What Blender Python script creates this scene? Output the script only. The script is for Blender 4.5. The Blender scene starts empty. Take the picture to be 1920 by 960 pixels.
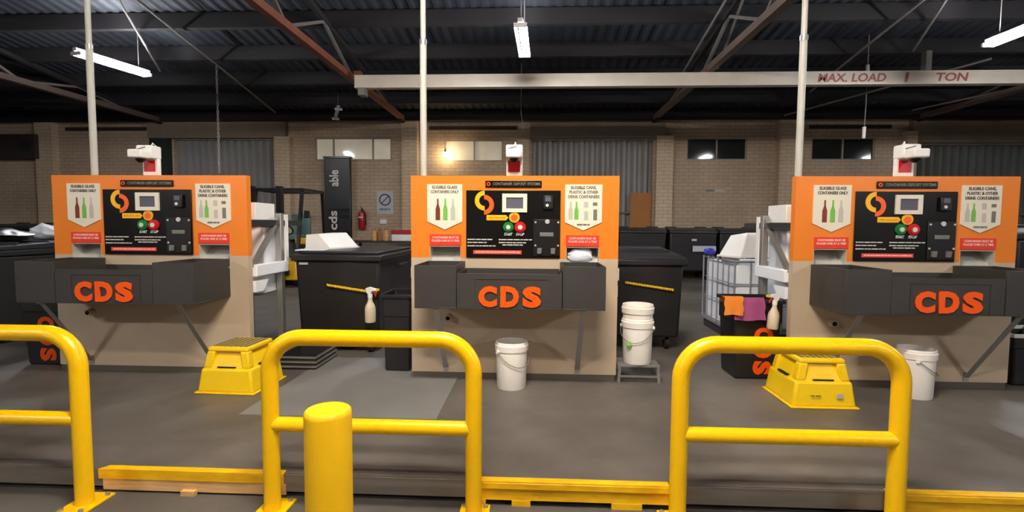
import bpy, bmesh, math, random
from mathutils import Vector, Matrix
random.seed(7)
PI = math.pi
scn = bpy.context.scene
col = scn.collection

# ------------------------------------------------------------------ camera
FPX, PITCH, ROLL, YAW = 950.0, 0.0618, 0.00605, 0.04735
CAM = Vector((0.1773, -4.0257, 1.2477))
cam_d = bpy.data.cameras.new('camera')
cam_d.sensor_width = 36.0
cam_d.lens = FPX / 1920 * 36.0
cam_d.clip_start = 0.05
cam = bpy.data.objects.new('camera', cam_d)
col.objects.link(cam)
_right = Vector((math.cos(YAW), math.sin(YAW), 0))
_fwd = Vector((-math.sin(YAW), math.cos(YAW), 0))
_up = Vector((0, 0, 1))
_f = _fwd * math.cos(PITCH) - _up * math.sin(PITCH)
_u = _up * math.cos(PITCH) + _fwd * math.sin(PITCH)
_r = _right * math.cos(ROLL) + _u * math.sin(ROLL)
_u2 = -_right * math.sin(ROLL) + _u * math.cos(ROLL)
M3 = Matrix((_r, _u2, -_f)).transposed()
cam.matrix_world = Matrix.Translation(CAM) @ M3.to_4x4()
scn.camera = cam

# ------------------------------------------------------------------ world, exposure
scn.view_settings.view_transform = 'Standard'
scn.view_settings.look = 'None'
scn.view_settings.gamma = 1.0
scn.view_settings.use_curve_mapping = False
scn.view_settings.exposure = 0.92
w = bpy.data.worlds.new('night'); scn.world = w
w.use_nodes = True
w.node_tree.nodes['Background'].inputs[0].default_value = (0.55, 0.6, 0.8, 1)
w.node_tree.nodes['Background'].inputs[1].default_value = 0.02

BACK_LAMP = 150.0      # emission of the tubes behind the kiosks
FRONT_LAMP = 150.0     # emission of the tubes over the public side
COOL = (0.95, 0.96, 1.0)
WARM = (1.0, 0.90, 0.77)

# ------------------------------------------------------------------ materials
def lin(c):
    return tuple(((v / 255) / 12.92 if v / 255 <= 0.04045 else ((v / 255 + 0.055) / 1.055) ** 2.4) for v in c)
MATS = {}
def mat(name, rgb, rough=0.5, metal=0.0, var=0.0, scale=6.0, bump=0.0, bscale=60.0, emit=None, estr=0.0, spec=None, stretch=None):
    if name in MATS: return MATS[name]
    m = bpy.data.materials.new(name); m.use_nodes = True
    nt = m.node_tree; b = nt.nodes['Principled BSDF']
    c = lin(rgb)
    b.inputs['Base Color'].default_value = (*c, 1)
    b.inputs['Roughness'].default_value = rough
    b.inputs['Metallic'].default_value = metal
    if spec is not None: b.inputs['Specular IOR Level'].default_value = spec
    tc = nt.nodes.new('ShaderNodeTexCoord')
    src = tc.outputs['Object']
    if stretch:
        mp = nt.nodes.new('ShaderNodeMapping'); mp.inputs['Scale'].default_value = stretch
        nt.links.new(src, mp.inputs['Vector']); src = mp.outputs['Vector']
    if var > 0:
        n = nt.nodes.new('ShaderNodeTexNoise'); n.inputs['Scale'].default_value = scale; n.inputs['Detail'].default_value = 5
        nt.links.new(src, n.inputs['Vector'])
        r = nt.nodes.new('ShaderNodeValToRGB')
        r.color_ramp.elements[0].position = 0.3; r.color_ramp.elements[1].position = 0.7
        r.color_ramp.elements[0].color = (*[max(0, v * (1 - var)) for v in c], 1)
        r.color_ramp.elements[1].color = (*[min(1, v * (1 + var)) for v in c], 1)
        nt.links.new(n.outputs['Fac'], r.inputs['Fac']); nt.links.new(r.outputs['Color'], b.inputs['Base Color'])
    if bump > 0:
        n2 = nt.nodes.new('ShaderNodeTexNoise'); n2.inputs['Scale'].default_value = bscale; n2.inputs['Detail'].default_value = 3
        nt.links.new(src, n2.inputs['Vector'])
        bp = nt.nodes.new('ShaderNodeBump'); bp.inputs['Strength'].default_value = bump; bp.inputs['Distance'].default_value = 0.01
        nt.links.new(n2.outputs['Fac'], bp.inputs['Height']); nt.links.new(bp.outputs['Normal'], b.inputs['Normal'])
    if emit:
        b.inputs['Emission Color'].default_value = (*emit, 1); b.inputs['Emission Strength'].default_value = estr
    MATS[name] = m
    return m
def glassy(name, rgb, rough, trans):
    m = mat(name, rgb, rough); b = m.node_tree.nodes['Principled BSDF']
    b.inputs['Transmission Weight'].default_value = trans; b.inputs['IOR'].default_value = 1.45
    return m
def brick_mat(name, c1, c2, mortar):
    m = bpy.data.materials.new(name); m.use_nodes = True
    nt = m.node_tree; b = nt.nodes['Principled BSDF']; b.inputs['Roughness'].default_value = 0.85
    tc = nt.nodes.new('ShaderNodeTexCoord')
    sp = nt.nodes.new('ShaderNodeSeparateXYZ'); cb = nt.nodes.new('ShaderNodeCombineXYZ')
    ad = nt.nodes.new('ShaderNodeMath'); ad.operation = 'ADD'
    nt.links.new(tc.outputs['Object'], sp.inputs[0])
    nt.links.new(sp.outputs['X'], ad.inputs[0]); nt.links.new(sp.outputs['Y'], ad.inputs[1])
    nt.links.new(ad.outputs[0], cb.inputs['X']); nt.links.new(sp.outputs['Z'], cb.inputs['Y'])
    br = nt.nodes.new('ShaderNodeTexBrick'); br.inputs['Scale'].default_value = 1.0
    br.inputs['Brick Width'].default_value = 0.25; br.inputs['Row Height'].default_value = 0.09
    br.inputs['Mortar Size'].default_value = 0.008; br.inputs['Bias'].default_value = 0.0
    br.inputs['Color1'].default_value = (*lin(c1), 1); br.inputs['Color2'].default_value = (*lin(c2), 1); br.inputs['Mortar'].default_value = (*lin(mortar), 1)
    nt.links.new(cb.outputs[0], br.inputs['Vector'])
    n = nt.nodes.new('ShaderNodeTexNoise'); n.inputs['Scale'].default_value = 0.7; n.inputs['Detail'].default_value = 6
    nt.links.new(tc.outputs['Object'], n.inputs['Vector'])
    r = nt.nodes.new('ShaderNodeValToRGB'); r.color_ramp.elements[0].position = 0.3; r.color_ramp.elements[1].position = 0.7
    r.color_ramp.elements[0].color = (0.72, 0.70, 0.66, 1); r.color_ramp.elements[1].color = (1, 1, 1, 1)
    nt.links.new(n.outputs['Fac'], r.inputs['Fac'])
    mx = nt.nodes.new('ShaderNodeMix'); mx.data_type = 'RGBA'; mx.blend_type = 'MULTIPLY'; mx.inputs['Factor'].default_value = 1
    nt.links.new(br.outputs['Color'], mx.inputs['A']); nt.links.new(r.outputs['Color'], mx.inputs['B'])
    nt.links.new(mx.outputs['Result'], b.inputs['Base Color'])
    bp = nt.nodes.new('ShaderNodeBump'); bp.inputs['Strength'].default_value = 0.5; bp.inputs['Distance'].default_value = 0.01; bp.invert = True
    nt.links.new(br.outputs['Fac'], bp.inputs['Height']); nt.links.new(bp.outputs['Normal'], b.inputs['Normal'])
    return m
def floor_mat(name, base, alt, rough):
    """worn rubber or concrete: large soft blotches, small grain, darker scuffs"""
    m = bpy.data.materials.new(name); m.use_nodes = True
    nt = m.node_tree; b = nt.nodes['Principled BSDF']
    tc = nt.nodes.new('ShaderNodeTexCoord')
    n = nt.nodes.new('ShaderNodeTexNoise'); n.inputs['Scale'].default_value = 0.9; n.inputs['Detail'].default_value = 7; n.inputs['Roughness'].default_value = 0.6
    nt.links.new(tc.outputs['Object'], n.inputs['Vector'])
    r = nt.nodes.new('ShaderNodeValToRGB'); r.color_ramp.elements[0].position = 0.35; r.color_ramp.elements[1].position = 0.65
    r.color_ramp.elements[0].color = (*lin(base), 1); r.color_ramp.elements[1].color = (*lin(alt), 1)
    nt.links.new(n.outputs['Fac'], r.inputs['Fac'])
    nt.links.new(r.outputs['Color'], b.inputs['Base Color'])
    n2 = nt.nodes.new('ShaderNodeTexNoise'); n2.inputs['Scale'].default_value = 3.0; n2.inputs['Detail'].default_value = 4
    nt.links.new(tc.outputs['Object'], n2.inputs['Vector'])
    mr = nt.nodes.new('ShaderNodeMapRange'); mr.inputs['To Min'].default_value = rough - 0.1; mr.inputs['To Max'].default_value = rough + 0.12
    nt.links.new(n2.outputs['Fac'], mr.inputs['Value']); nt.links.new(mr.outputs['Result'], b.inputs['Roughness'])
    n3 = nt.nodes.new('ShaderNodeTexNoise'); n3.inputs['Scale'].default_value = 140; n3.inputs['Detail'].default_value = 2
    nt.links.new(tc.outputs['Object'], n3.inputs['Vector'])
    bp = nt.nodes.new('ShaderNodeBump'); bp.inputs['Strength'].default_value = 0.15; bp.inputs['Distance'].default_value = 0.004
    nt.links.new(n3.outputs['Fac'], bp.inputs['Height']); nt.links.new(bp.outputs['Normal'], b.inputs['Normal'])
    return m

m_orange = mat('orange_laminate', (240, 134, 40), 0.35, var=0.03, scale=3)
m_beige = mat('beige_board', (196, 176, 150), 0.55, var=0.05, scale=4)
m_plinth = mat('plinth_grey', (92, 84, 76), 0.7)
m_black = mat('black_acrylic', (14, 12, 13), 0.25)
m_tray = mat('tray_powder_coat', (58, 55, 53), 0.5, var=0.06, scale=5, bump=0.05, bscale=300)
m_trayin = mat('tray_lining', (26, 24, 23), 0.7)
m_cds = mat('cds_orange', (255, 92, 6), 0.4)
m_steel = mat('stainless', (215, 212, 204), 0.4, 0.4)
m_white = mat('white_plastic', (242, 240, 236), 0.4, var=0.03, scale=5)
m_card = mat('cream_card', (236, 228, 208), 0.5)
m_ink = mat('grey_ink', (96, 88, 82), 0.6)
m_red = mat('notice_red', (232, 62, 42), 0.45)
m_redlite = mat('notice_text', (255, 200, 185), 0.5)
m_barred = mat('red_bar', (240, 70, 64), 0.45)
m_glassg = mat('bottle_green_print', (120, 190, 80), 0.4)
m_glassb = mat('bottle_brown_print', (128, 52, 34), 0.4)
m_glassc = mat('bottle_clear_print', (196, 192, 184), 0.4)
m_yellowlogo = mat('logo_yellow', (255, 190, 10), 0.4)
m_orangelogo = mat('logo_orange', (255, 100, 30), 0.4)
m_screen = mat('screen_grey', (98, 98, 112), 0.15)
m_greenb = mat('button_green', (30, 130, 62), 0.25)
m_redb = mat('button_red', (206, 36, 40), 0.25)
m_btn = mat('button_centre', (220, 214, 206), 0.3)
m_charcoal = mat('charcoal_plastic', (24, 24, 26), 0.35)
m_dgrey = mat('dark_grey_plastic', (46, 46, 48), 0.4)
m_mgrey = mat('mid_grey_plastic', (120, 118, 112), 0.45)
m_alu = mat('aluminium', (178, 176, 172), 0.42, 0.75, var=0.04, scale=8)
m_yellow = mat('safety_yellow', (255, 200, 0), 0.32, var=0.02, scale=8)
m_yellowboll = mat('bollard_yellow', (255, 199, 0), 0.55, var=0.02, scale=10, bump=0.08, bscale=200)
m_yplast = mat('stool_yellow', (255, 210, 6), 0.5, var=0.02, scale=6)
m_yworn = mat('worn_yellow_paint', (255, 186, 8), 0.5, var=0.22, scale=9, stretch=(1, 4, 4))
m_ygrip = mat('grip_tread', (118, 106, 74), 0.85, bump=0.4, bscale=200)
m_wood = mat('raw_timber', (222, 176, 116), 0.7, var=0.2, scale=6, stretch=(1, 10, 10))
m_bucket = mat('bucket_white', (252, 246, 238), 0.38, var=0.02, scale=7)
m_bin = mat('bin_black', (33, 31, 32), 0.45, var=0.08, scale=4, bump=0.05, bscale=120)
m_binblue = mat('bin_lid', (44, 45, 50), 0.38, var=0.06, scale=4)
m_rope = mat('yellow_rope', (240, 196, 30), 0.6)
m_rubber = mat('tyre_rubber', (22, 22, 22), 0.8)
m_purple = mat('purple_cloth', (164, 78, 128), 0.95, bump=0.5, bscale=250)
m_ocloth = mat('orange_cloth', (232, 134, 44), 0.95, bump=0.5, bscale=250)
m_cage = mat('cage_tube', (168, 170, 180), 0.4, 0.5)
m_ibc = mat('ibc_plastic', (246, 249, 254), 0.4)
m_pole = mat('painted_pole', (198, 196, 186), 0.45, var=0.04, scale=6)
m_rust = mat('red_oxide', (128, 74, 52), 0.65, var=0.15, scale=5)
m_trussb = mat('truss_brown', (104, 88, 80), 0.65, var=0.12, scale=5)
m_trussg = mat('truss_grey', (108, 104, 100), 0.6, var=0.1, scale=4)
m_roof = mat('roof_sheet', (50, 53, 60), 0.6, var=0.12, scale=1.5)
m_purlin = mat('purlin_dark', (26, 23, 25), 0.85)
m_beam = mat('beam_cream', (214, 202, 186), 0.55, var=0.06, scale=3)
m_beamred = mat('beam_lettering', (168, 92, 84), 0.6)
m_green = mat('dark_green_steel', (40, 50, 46), 0.5)
m_shutter = mat('shutter_grey', (142, 140, 138), 0.5, var=0.08, scale=2)
m_shutd = mat('shutter_dark', (92, 94, 92), 0.55, var=0.08, scale=2)
m_lintel = mat('lintel_concrete', (134, 120, 104), 0.85, var=0.1, scale=2)
m_lintdark = mat('lintel_dark', (56, 44, 42), 0.8)
m_frame = mat('window_frame', (150, 140, 122), 0.5)
m_pane = mat('frosted_pane', (226, 216, 194), 0.06, var=0.16, scale=1.6, emit=(1.0, 0.88, 0.70), estr=0.075)
m_panedark = mat('dark_pane', (36, 38, 38), 0.06)
m_brick = brick_mat('painted_brick', (204, 182, 158), (196, 174, 150), (172, 152, 132))
m_brickL = brick_mat('pale_brick', (222, 200, 172), (214, 192, 164), (190, 170, 146))
m_floor = floor_mat('concrete_floor', (78, 74, 70), (102, 97, 92), 0.55)
m_mat = floor_mat('rubber_matting', (82, 76, 71), (118, 111, 104), 0.48)
m_palefloor = floor_mat('pale_floor', (122, 120, 118), (138, 136, 134), 0.5)
m_edge = mat('platform_edge', (112, 104, 94), 0.75, var=0.14, scale=4, stretch=(0.6, 6, 6))
m_void = mat('gap_black', (10, 9, 8), 0.9)
m_dwall = mat('dim_wall', (110, 104, 98), 0.9, var=0.08, scale=1)
m_paper = mat('white_paper', (230, 234, 246), 0.6)
m_bag = mat('black_bag', (24, 24, 28), 0.35, var=0.1, scale=8)
m_feRed = mat('extinguisher_red', (170, 26, 30), 0.3)
m_sign = mat('sign_grey', (186, 188, 196), 0.5)
m_signd = mat('sign_dark', (76, 74, 84), 0.5)
m_signr = mat('sign_red', (150, 64, 70), 0.5)
m_ply = mat('plywood', (168, 112, 56), 0.7, var=0.1, scale=3, stretch=(6, 6, 1))
m_teal = mat('teal_seat', (84, 112, 110), 0.5)
m_fork = mat('forklift_yellow', (226, 176, 30), 0.45)
m_blue = mat('blue_plastic', (60, 60, 190), 0.4)
m_liquid = mat('spray_bottle_body', (222, 206, 178), 0.35)
m_tubeC = mat('tube_cool', (255, 255, 255), 0.5, emit=COOL, estr=BACK_LAMP)
m_tubeW = mat('tube_warm', (255, 255, 255), 0.5, emit=WARM, estr=FRONT_LAMP)
m_tubeN = mat('tube_warm_near', (255, 255, 255), 0.5, emit=WARM, estr=FRONT_LAMP * 1.7)
m_tubeS = mat('tube_side', (255, 255, 255), 0.5, emit=(0.95, 0.93, 0.95), estr=FRONT_LAMP)
m_bulb = mat('bulb_warm', (255, 255, 255), 0.5, emit=(1.0, 0.72, 0.40), estr=60)
m_off = mat('tube_off', (190, 190, 190), 0.4)

# ------------------------------------------------------------------ mesh helpers
class MB:
    def __init__(s): s.bm = bmesh.new()
    def add(s, verts, faces):
        vs = [s.bm.verts.new(v) for v in verts]
        for f in faces:
            try: s.bm.faces.new([vs[i] for i in f])
            except ValueError: pass
        return s
    def box(s, x0, x1, y0, y1, z0, z1):
        return s.hexa([(x0, y0, z0), (x1, y0, z0), (x1, y1, z0), (x0, y1, z0), (x0, y0, z1), (x1, y0, z1), (x1, y1, z1), (x0, y1, z1)])
    def hexa(s, v):
        return s.add(v, [(3, 2, 1, 0), (4, 5, 6, 7), (0, 1, 5, 4), (1, 2, 6, 5), (2, 3, 7, 6), (3, 0, 4, 7)])
    def frust(s, cx, cy, z0, z1, wx0, wy0, wx1, wy1):
        a, b, c, d = wx0 / 2, wy0 / 2, wx1 / 2, wy1 / 2
        return s.hexa([(cx - a, cy - b, z0), (cx + a, cy - b, z0), (cx + a, cy + b, z0), (cx - a, cy + b, z0),
                       (cx - c, cy - d, z1), (cx + c, cy - d, z1), (cx + c, cy + d, z1), (cx - c, cy + d, z1)])
    def tube(s, pts, r, n=12, cap=True, closed=False):
        pts = [Vector(p) for p in pts]; rings = []
        rs = r if isinstance(r, (list, tuple)) else [r] * len(pts)
        prev = None
        for i, p in enumerate(pts):
            if closed: t = (pts[(i + 1) % len(pts)] - pts[i - 1])
            else: t = (pts[min(i + 1, len(pts) - 1)] - pts[max(i - 1, 0)])
            t.normalize()
            if prev is None:
                a = Vector((0, 0, 1)) if abs(t.z) < 0.9 else Vector((1, 0, 0))
                u = t.cross(a).normalized()
            else:
                u = (prev - t * prev.dot(t)).normalized()
            prev = u; v = t.cross(u)
            rings.append([s.bm.verts.new(p + (u * math.cos(2 * PI * k / n) + v * math.sin(2 * PI * k / n)) * rs[i]) for k in range(n)])
        m = len(rings)
        for i in range(m if closed else m - 1):
            A, B = rings[i], rings[(i + 1) % m]
            for k in range(n):
                s.bm.faces.new((A[k], A[(k + 1) % n], B[(k + 1) % n], B[k]))
        if cap and not closed:
            s.bm.faces.new(rings[0][::-1]); s.bm.faces.new(rings[-1])
        return s
    def bar(s, a, b, w, h):
        """rectangular bar from a to b, w across (horizontal), h in the other direction"""
        a, b = Vector(a), Vector(b); t = (b - a).normalized()
        up = Vector((0, 0, 1)) if abs(t.z) < 0.95 else Vector((0, 1, 0))
        u = t.cross(up).normalized(); v = u.cross(t)
        vs = []
        for p in (a, b):
            for su, sv in ((-1, -1), (1, -1), (1, 1), (-1, 1)): vs.append(p + u * su * w / 2 + v * sv * h / 2)
        return s.hexa([vs[i] for i in (0, 1, 2, 3, 4, 5, 6, 7)])
    def lathe(s, prof, n=32, c=(0, 0, 0)):
        rings = []
        for r, z in prof:
            if r < 1e-5: rings.append([s.bm.verts.new((c[0], c[1], c[2] + z))])
            else: rings.append([s.bm.verts.new((c[0] + r * math.cos(2 * PI * k / n), c[1] + r * math.sin(2 * PI * k / n), c[2] + z)) for k in range(n)])
        for A, B in zip(rings, rings[1:]):
            for k in range(n):
                k2 = (k + 1) % n
                if len(A) == 1 and len(B) == 1: continue
                if len(A) == 1: s.bm.faces.new((A[0], B[k], B[k2]))
                elif len(B) == 1: s.bm.faces.new((A[k], A[k2], B[0]))
                else: s.bm.faces.new((A[k], A[k2], B[k2], B[k]))
        return s
    def prism_y(s, poly, y0, y1):
        """polygon in x,z extruded from y0 to y1"""
        n = len(poly)
        vs = [(x, y0, z) for x, z in poly] + [(x, y1, z) for x, z in poly]
        fs = [tuple(range(n)), tuple(range(2 * n - 1, n - 1, -1))]
        for i in range(n): fs.append((i, i + n, (i + 1) % n + n, (i + 1) % n))
        return s.add(vs, fs)
    def prism_x(s, poly, x0, x1):
        n = len(poly)
        vs = [(x0, y, z) for y, z in poly] + [(x1, y, z) for y, z in poly]
        fs = [tuple(range(n)), tuple(range(2 * n - 1, n - 1, -1))]
        for i in range(n): fs.append((i, i + n, (i + 1) % n + n, (i + 1) % n))
        return s.add(vs, fs)
    def disc_y(s, cx, cz, r, y0, y1, n=28):
        return s.prism_y([(cx + r * math.cos(2 * PI * k / n), cz + r * math.sin(2 * PI * k / n)) for k in range(n)], y0, y1)
    def openbox(s, x0, x1, y0, y1, z0, z1, t=0.008):
        s.box(x0, x1, y0, y1, z0, z0 + t)
        s.box(x0, x1, y0, y0 + t, z0 + t, z1); s.box(x0, x1, y1 - t, y1, z0 + t, z1)
        s.box(x0, x0 + t, y0 + t, y1 - t, z0 + t, z1); s.box(x1 - t, x1, y0 + t, y1 - t, z0 + t, z1)
        return s
    def build(s, name, m, parent=None, bevel=0.0, smooth=False, seg=2):
        bmesh.ops.recalc_face_normals(s.bm, faces=s.bm.faces)
        me = bpy.data.meshes.new(name); s.bm.to_mesh(me); s.bm.free()
        me.materials.append(m)
        o = bpy.data.objects.new(name, me); col.objects.link(o)
        if parent: o.parent = parent
        if bevel > 0:
            b = o.modifiers.new('bevel', 'BEVEL'); b.width = bevel; b.segments = seg; b.limit_method = 'ANGLE'; b.angle_limit = math.radians(40)
        if smooth or bevel > 0:
            for p in me.polygons: p.use_smooth = True
            try: me.set_sharp_from_angle(angle=math.radians(40))
            except Exception: pass
        return o
def tag(o, label=None, cat=None, group=None, kind=None):
    if label: o['label'] = label
    if cat: o['category'] = cat
    if group: o['group'] = group
    if kind: o['kind'] = kind
    return o
def empty(name, loc, label, cat, group=None, rz=0.0):
    o = bpy.data.objects.new(name, None); col.objects.link(o)
    o.location = loc; o.rotation_euler = (0, 0, rz); o.empty_display_size = 0.1
    return tag(o, label, cat, group)
def struct(o):
    o['kind'] = 'structure'; return o
KIDS = {}
def children(o): return [c for c in bpy.data.objects if c.parent == o]
def copy_tree(o, parent=None):
    c = o.copy(); col.objects.link(c); c.parent = parent
    for ch in children(o): copy_tree(ch, c)
    return c
def copies(o, loc, label, rz=None):
    c = copy_tree(o); c.location = loc; c['label'] = label
    if rz is not None: c.rotation_euler = (0, 0, rz)
    return c
def text(name, body, size, m, parent, loc, rot=(PI / 2, 0, 0), bold=0.0, extrude=0.001, width=None, shear=0.0, align='CENTER', spacing=1.0):
    cu = bpy.data.curves.new(name, 'FONT'); cu.body = body; cu.size = size; cu.offset = bold; cu.extrude = extrude
    cu.align_x = align; cu.align_y = 'CENTER'; cu.shear = shear; cu.space_character = spacing; cu.resolution_u = 3
    t = bpy.data.objects.new(name, cu); col.objects.link(t)
    bpy.context.view_layer.update()
    dg = bpy.context.evaluated_depsgraph_get()
    me = bpy.data.meshes.new_from_object(t.evaluated_get(dg), depsgraph=dg)
    col.objects.unlink(t); bpy.data.objects.remove(t); bpy.data.curves.remove(cu)
    me.name = name
    if width:
        xs = [v.co.x for v in me.vertices]; k = width / (max(xs) - min(xs))
        for v in me.vertices: v.co.x *= k
    me.materials.clear(); me.materials.append(m)
    o = bpy.data.objects.new(name, me); col.objects.link(o)
    o.location = loc; o.rotation_euler = rot
    if parent: o.parent = parent
    return o
def arc_pts(cx, cz, r, a0, a1, n, y):
    return [(cx + r * math.cos(a0 + (a1 - a0) * i / n), y, cz + r * math.sin(a0 + (a1 - a0) * i / n)) for i in range(n + 1)]

# ================================================================== SETTING
G = -0.12                                   # ground level on the public side; platform top is z = 0
WY = 9.2                                    # face of the back wall
YF, XL, XR = -9.0, -17.0, 17.0
def roofz(y): return 4.02 + 0.13 * (WY - y)
struct(MB().box(XL, XR, YF, WY + 0.3, G - 0.2, G).build('floor', m_floor))
# raised platform the kiosks stand on
PE = -1.62
struct(MB().box(XL + 0.1, XR - 0.1, PE, WY, G + 0.025, 0.0).build('floor_platform', m_mat))
struct(MB().box(XL + 0.1, XR - 0.1, PE + 0.03, WY - 0.01, G, G + 0.026).build('trim_1', m_void))
# paler strip of floor in front of the gap between the kiosks
struct(MB().box(-1.75, -0.45, -0.88, 0.55, 0.0, 0.004).build('floor_pale_strip', m_palefloor))

# back wall, built of bays around windows and doors
openings = [(-5.66, -3.62, 2.905, 3.50), (-2.23, -0.70, 2.88, 3.44), (3.98, 5.49, 2.915, 3.48), (7.07, 8.62, 2.915, 3.475),
            (-9.50, -6.67, 0.0, 3.45), (0.05, 3.14, 0.0, 3.43), (9.5, 12.6, 0.0, 3.30)]
def wall_with_holes(name, x0, x1, z0, z1, y0, y1, holes, m):
    mb = MB()
    xs = sorted(set([x0, x1] + [h[0] for h in holes] + [h[1] for h in holes]))
    for a, b in zip(xs, xs[1:]):
        hh = [h for h in holes if h[0] <= a + 1e-6 and h[1] >= b - 1e-6]
        if not hh: mb.box(a, b, y0, y1, z0, z1)
        else:
            h = hh[0]
            if h[2] > z0 + 0.01: mb.box(a, b, y0, y1, z0, h[2])
            mb.box(a, b, y0, y1, h[3], z1)
    return mb.build(name, m)
struct(wall_with_holes('wall_back', XL, XR, 0.0, 4.15, WY, WY + 0.25, openings, m_brick))
# piers
for i, (a, b, z1) in enumerate([(-13.18, -12.70, 4.0), (-6.66, -6.25, 3.5), (-3.30, -2.90, 4.0), (-0.33, -0.02, 3.43), (3.19, 3.60, 3.5), (6.21, 6.67, 4.0), (9.25, 9.5, 3.6)]):
    struct(MB().box(a, b, WY - 0.2, WY + 0.01, 0, z1).build('pillar_%d' % (i + 1), m_brickL))
# steel door post and the concrete lintels over the doors
struct(MB().box(-10.05, -9.55, WY - 0.16, WY + 0.01, 0, 3.9).build('pillar_8', m_green))
struct(MB().box(-10.08, -6.37, WY - 0.18, WY + 0.01, 3.47, 3.9).build('lintel_1', m_lintel))
struct(MB().box(0.0, 3.40, WY - 0.18, WY + 0.01, 3.45, 3.82).build('lintel_2', m_lintel))
struct(MB().box(9.4, 12.7, WY - 0.18, WY + 0.01, 3.32, 3.85).build('lintel_3', m_lintel))
for i, (a, b) in enumerate([(-12.46, -10.23), (-2.62, -0.33), (6.99, 8.97)]):
    struct(MB().box(a, b, WY - 0.05, WY + 0.01, 3.69, 3.78).build('lintel_%d' % (i + 4), m_lintdark))
# corrugated roller doors
def shutter(name, x0, x1, z0, z1, m, pitch=0.2):
    mb = MB(); n = int((x1 - x0) / pitch * 8)
    top = []; 
    vs, fs = [], []
    for i in range(n + 1):
        x = x0 + (x1 - x0) * i / n
        ph = (i % 8) / 8
        d = 0.05 * max(-1, min(1, 2.2 * math.sin(2 * PI * ph)))
        for z in (z0, z1):
            vs.append((x, WY + 0.12 + d, z)); vs.append((x, WY + 0.13 + d, z))
    for i in range(n):
        a, b = i * 4, i * 4 + 4
        fs += [(a, b, b + 2, a + 2), (a + 1, a + 3, b + 3, b + 1), (a + 2, b + 2, b + 3, a + 3), (a, a + 1, b + 1, b)]
    mb.add(vs, fs)
    d = struct(mb.build(name, m))
    MB().box(x0, x1, WY + 0.02, WY + 0.05, 1.55, 1.60).build('rail', m_shutd, d)
    return d
shutter('door_1', -9.5, -6.67, 0.0, 3.45, m_shutter)
shutter('door_2', 0.05, 3.14, 0.0, 3.43, m_shutter, 0.27)
shutter('door_3', 9.5, 12.6, 0.0, 3.30, m_shutd)
# windows
def window(name, x0, x1, z0, z1, splits, m):
    w_ = struct(MB().box(x0, x1, WY + 0.06, WY + 0.075, z0, z1).build(name, m))
    f = MB(); t = 0.035
    f.box(x0, x1, WY + 0.02, WY + 0.1, z0, z0 + t); f.box(x0, x1, WY + 0.02, WY + 0.1, z1 - t, z1)
    f.box(x0, x0 + t, WY + 0.02, WY + 0.1, z0 + t, z1 - t); f.box(x1 - t, x1, WY + 0.02, WY + 0.1, z0 + t, z1 - t)
    for s in splits: f.box(s - t / 2, s + t / 2, WY + 0.02, WY + 0.1, z0 + t, z1 - t)
    f.build('frame', m_frame, w_)
window('window_1', -5.66, -3.62, 2.905, 3.50, (-5.17, -4.12), m_pane)
window('window_2', -2.23, -0.70, 2.88, 3.44, (-1.45,), m_pane)
window('window_3', 3.98, 5.49, 2.915, 3.48, (4.74,), m_panedark)
window('window_4', 7.07, 8.62, 2.915, 3.475, (7.85,), m_panedark)
# side and front walls
struct(MB().box(XL - 0.2, XL, YF, WY, G, 7.2).build('wall_left', m_dwall))
struct(MB().box(XR, XR + 0.2, YF, WY, G, 7.2).build('wall_right', m_dwall))
struct(MB().box(XL, XR, YF - 0.2, YF, G, 7.2).build('wall_front', m_dwall))
# corrugated roof
def roof():
    mb = MB(); vs, fs = [], []; n = int((XR - XL) / 0.05)
    for i in range(n + 1):
        x = XL + (XR - XL) * i / n
        d = 0.011 * (1 if i % 4 in (0, 1) else -1)
        for y in (WY + 0.3, YF):
            vs.append((x, y, roofz(y) + 0.10 + d)); vs.append((x, y, roofz(y) + 0.14 + d))
    for i in range(n):
        a, b = i * 4, i * 4 + 4
        fs += [(a, b, b + 2, a + 2), (a + 1, a + 3, b + 3, b + 1)]
    mb.add(vs, fs); return mb.build('roof', m_roof)
struct(roof())
py = 8.95; k = 0
while py > -6:
    k += 1
    struct(MB().box(XL, XR, py - 0.05, py + 0.05, roofz(py) - 0.17, roofz(py) + 0.085).build('roof_beam_%d' % k, m_purlin))
    py -= 1.14
# trusses: bottom chord, top chord, webs
def truss(X, idx, mchord):
    zb = 3.93
    t = struct(MB().bar((X, WY - 0.05, zb), (X, -8.5, zb + 0.0), 0.11, 0.11).build('truss_beam_%d' % idx, mchord))
    mb = MB().bar((X, WY - 0.05, roofz(WY) - 0.17), (X, -8.5, roofz(-8.5) - 0.17), 0.08, 0.08)
    mb.build('top_chord', m_purlin, t)
    y = 7.9; up = True
    while y > -7.5:
        y2 = y - 1.25
        a = (X, y, zb) if up else (X, y, roofz(y) - 0.2)
        b = (X, y2, roofz(y2) - 0.2) if up else (X, y2, zb)
        MB().bar(a, b, 0.045, 0.045).build('web_member', m_trussg, t)
        y = y2; up = not up
truss(-3.25, 1, m_rust); truss(3.12, 2, m_trussb); truss(-9.7, 3, m_trussb); truss(9.5, 4, m_trussb)
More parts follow.
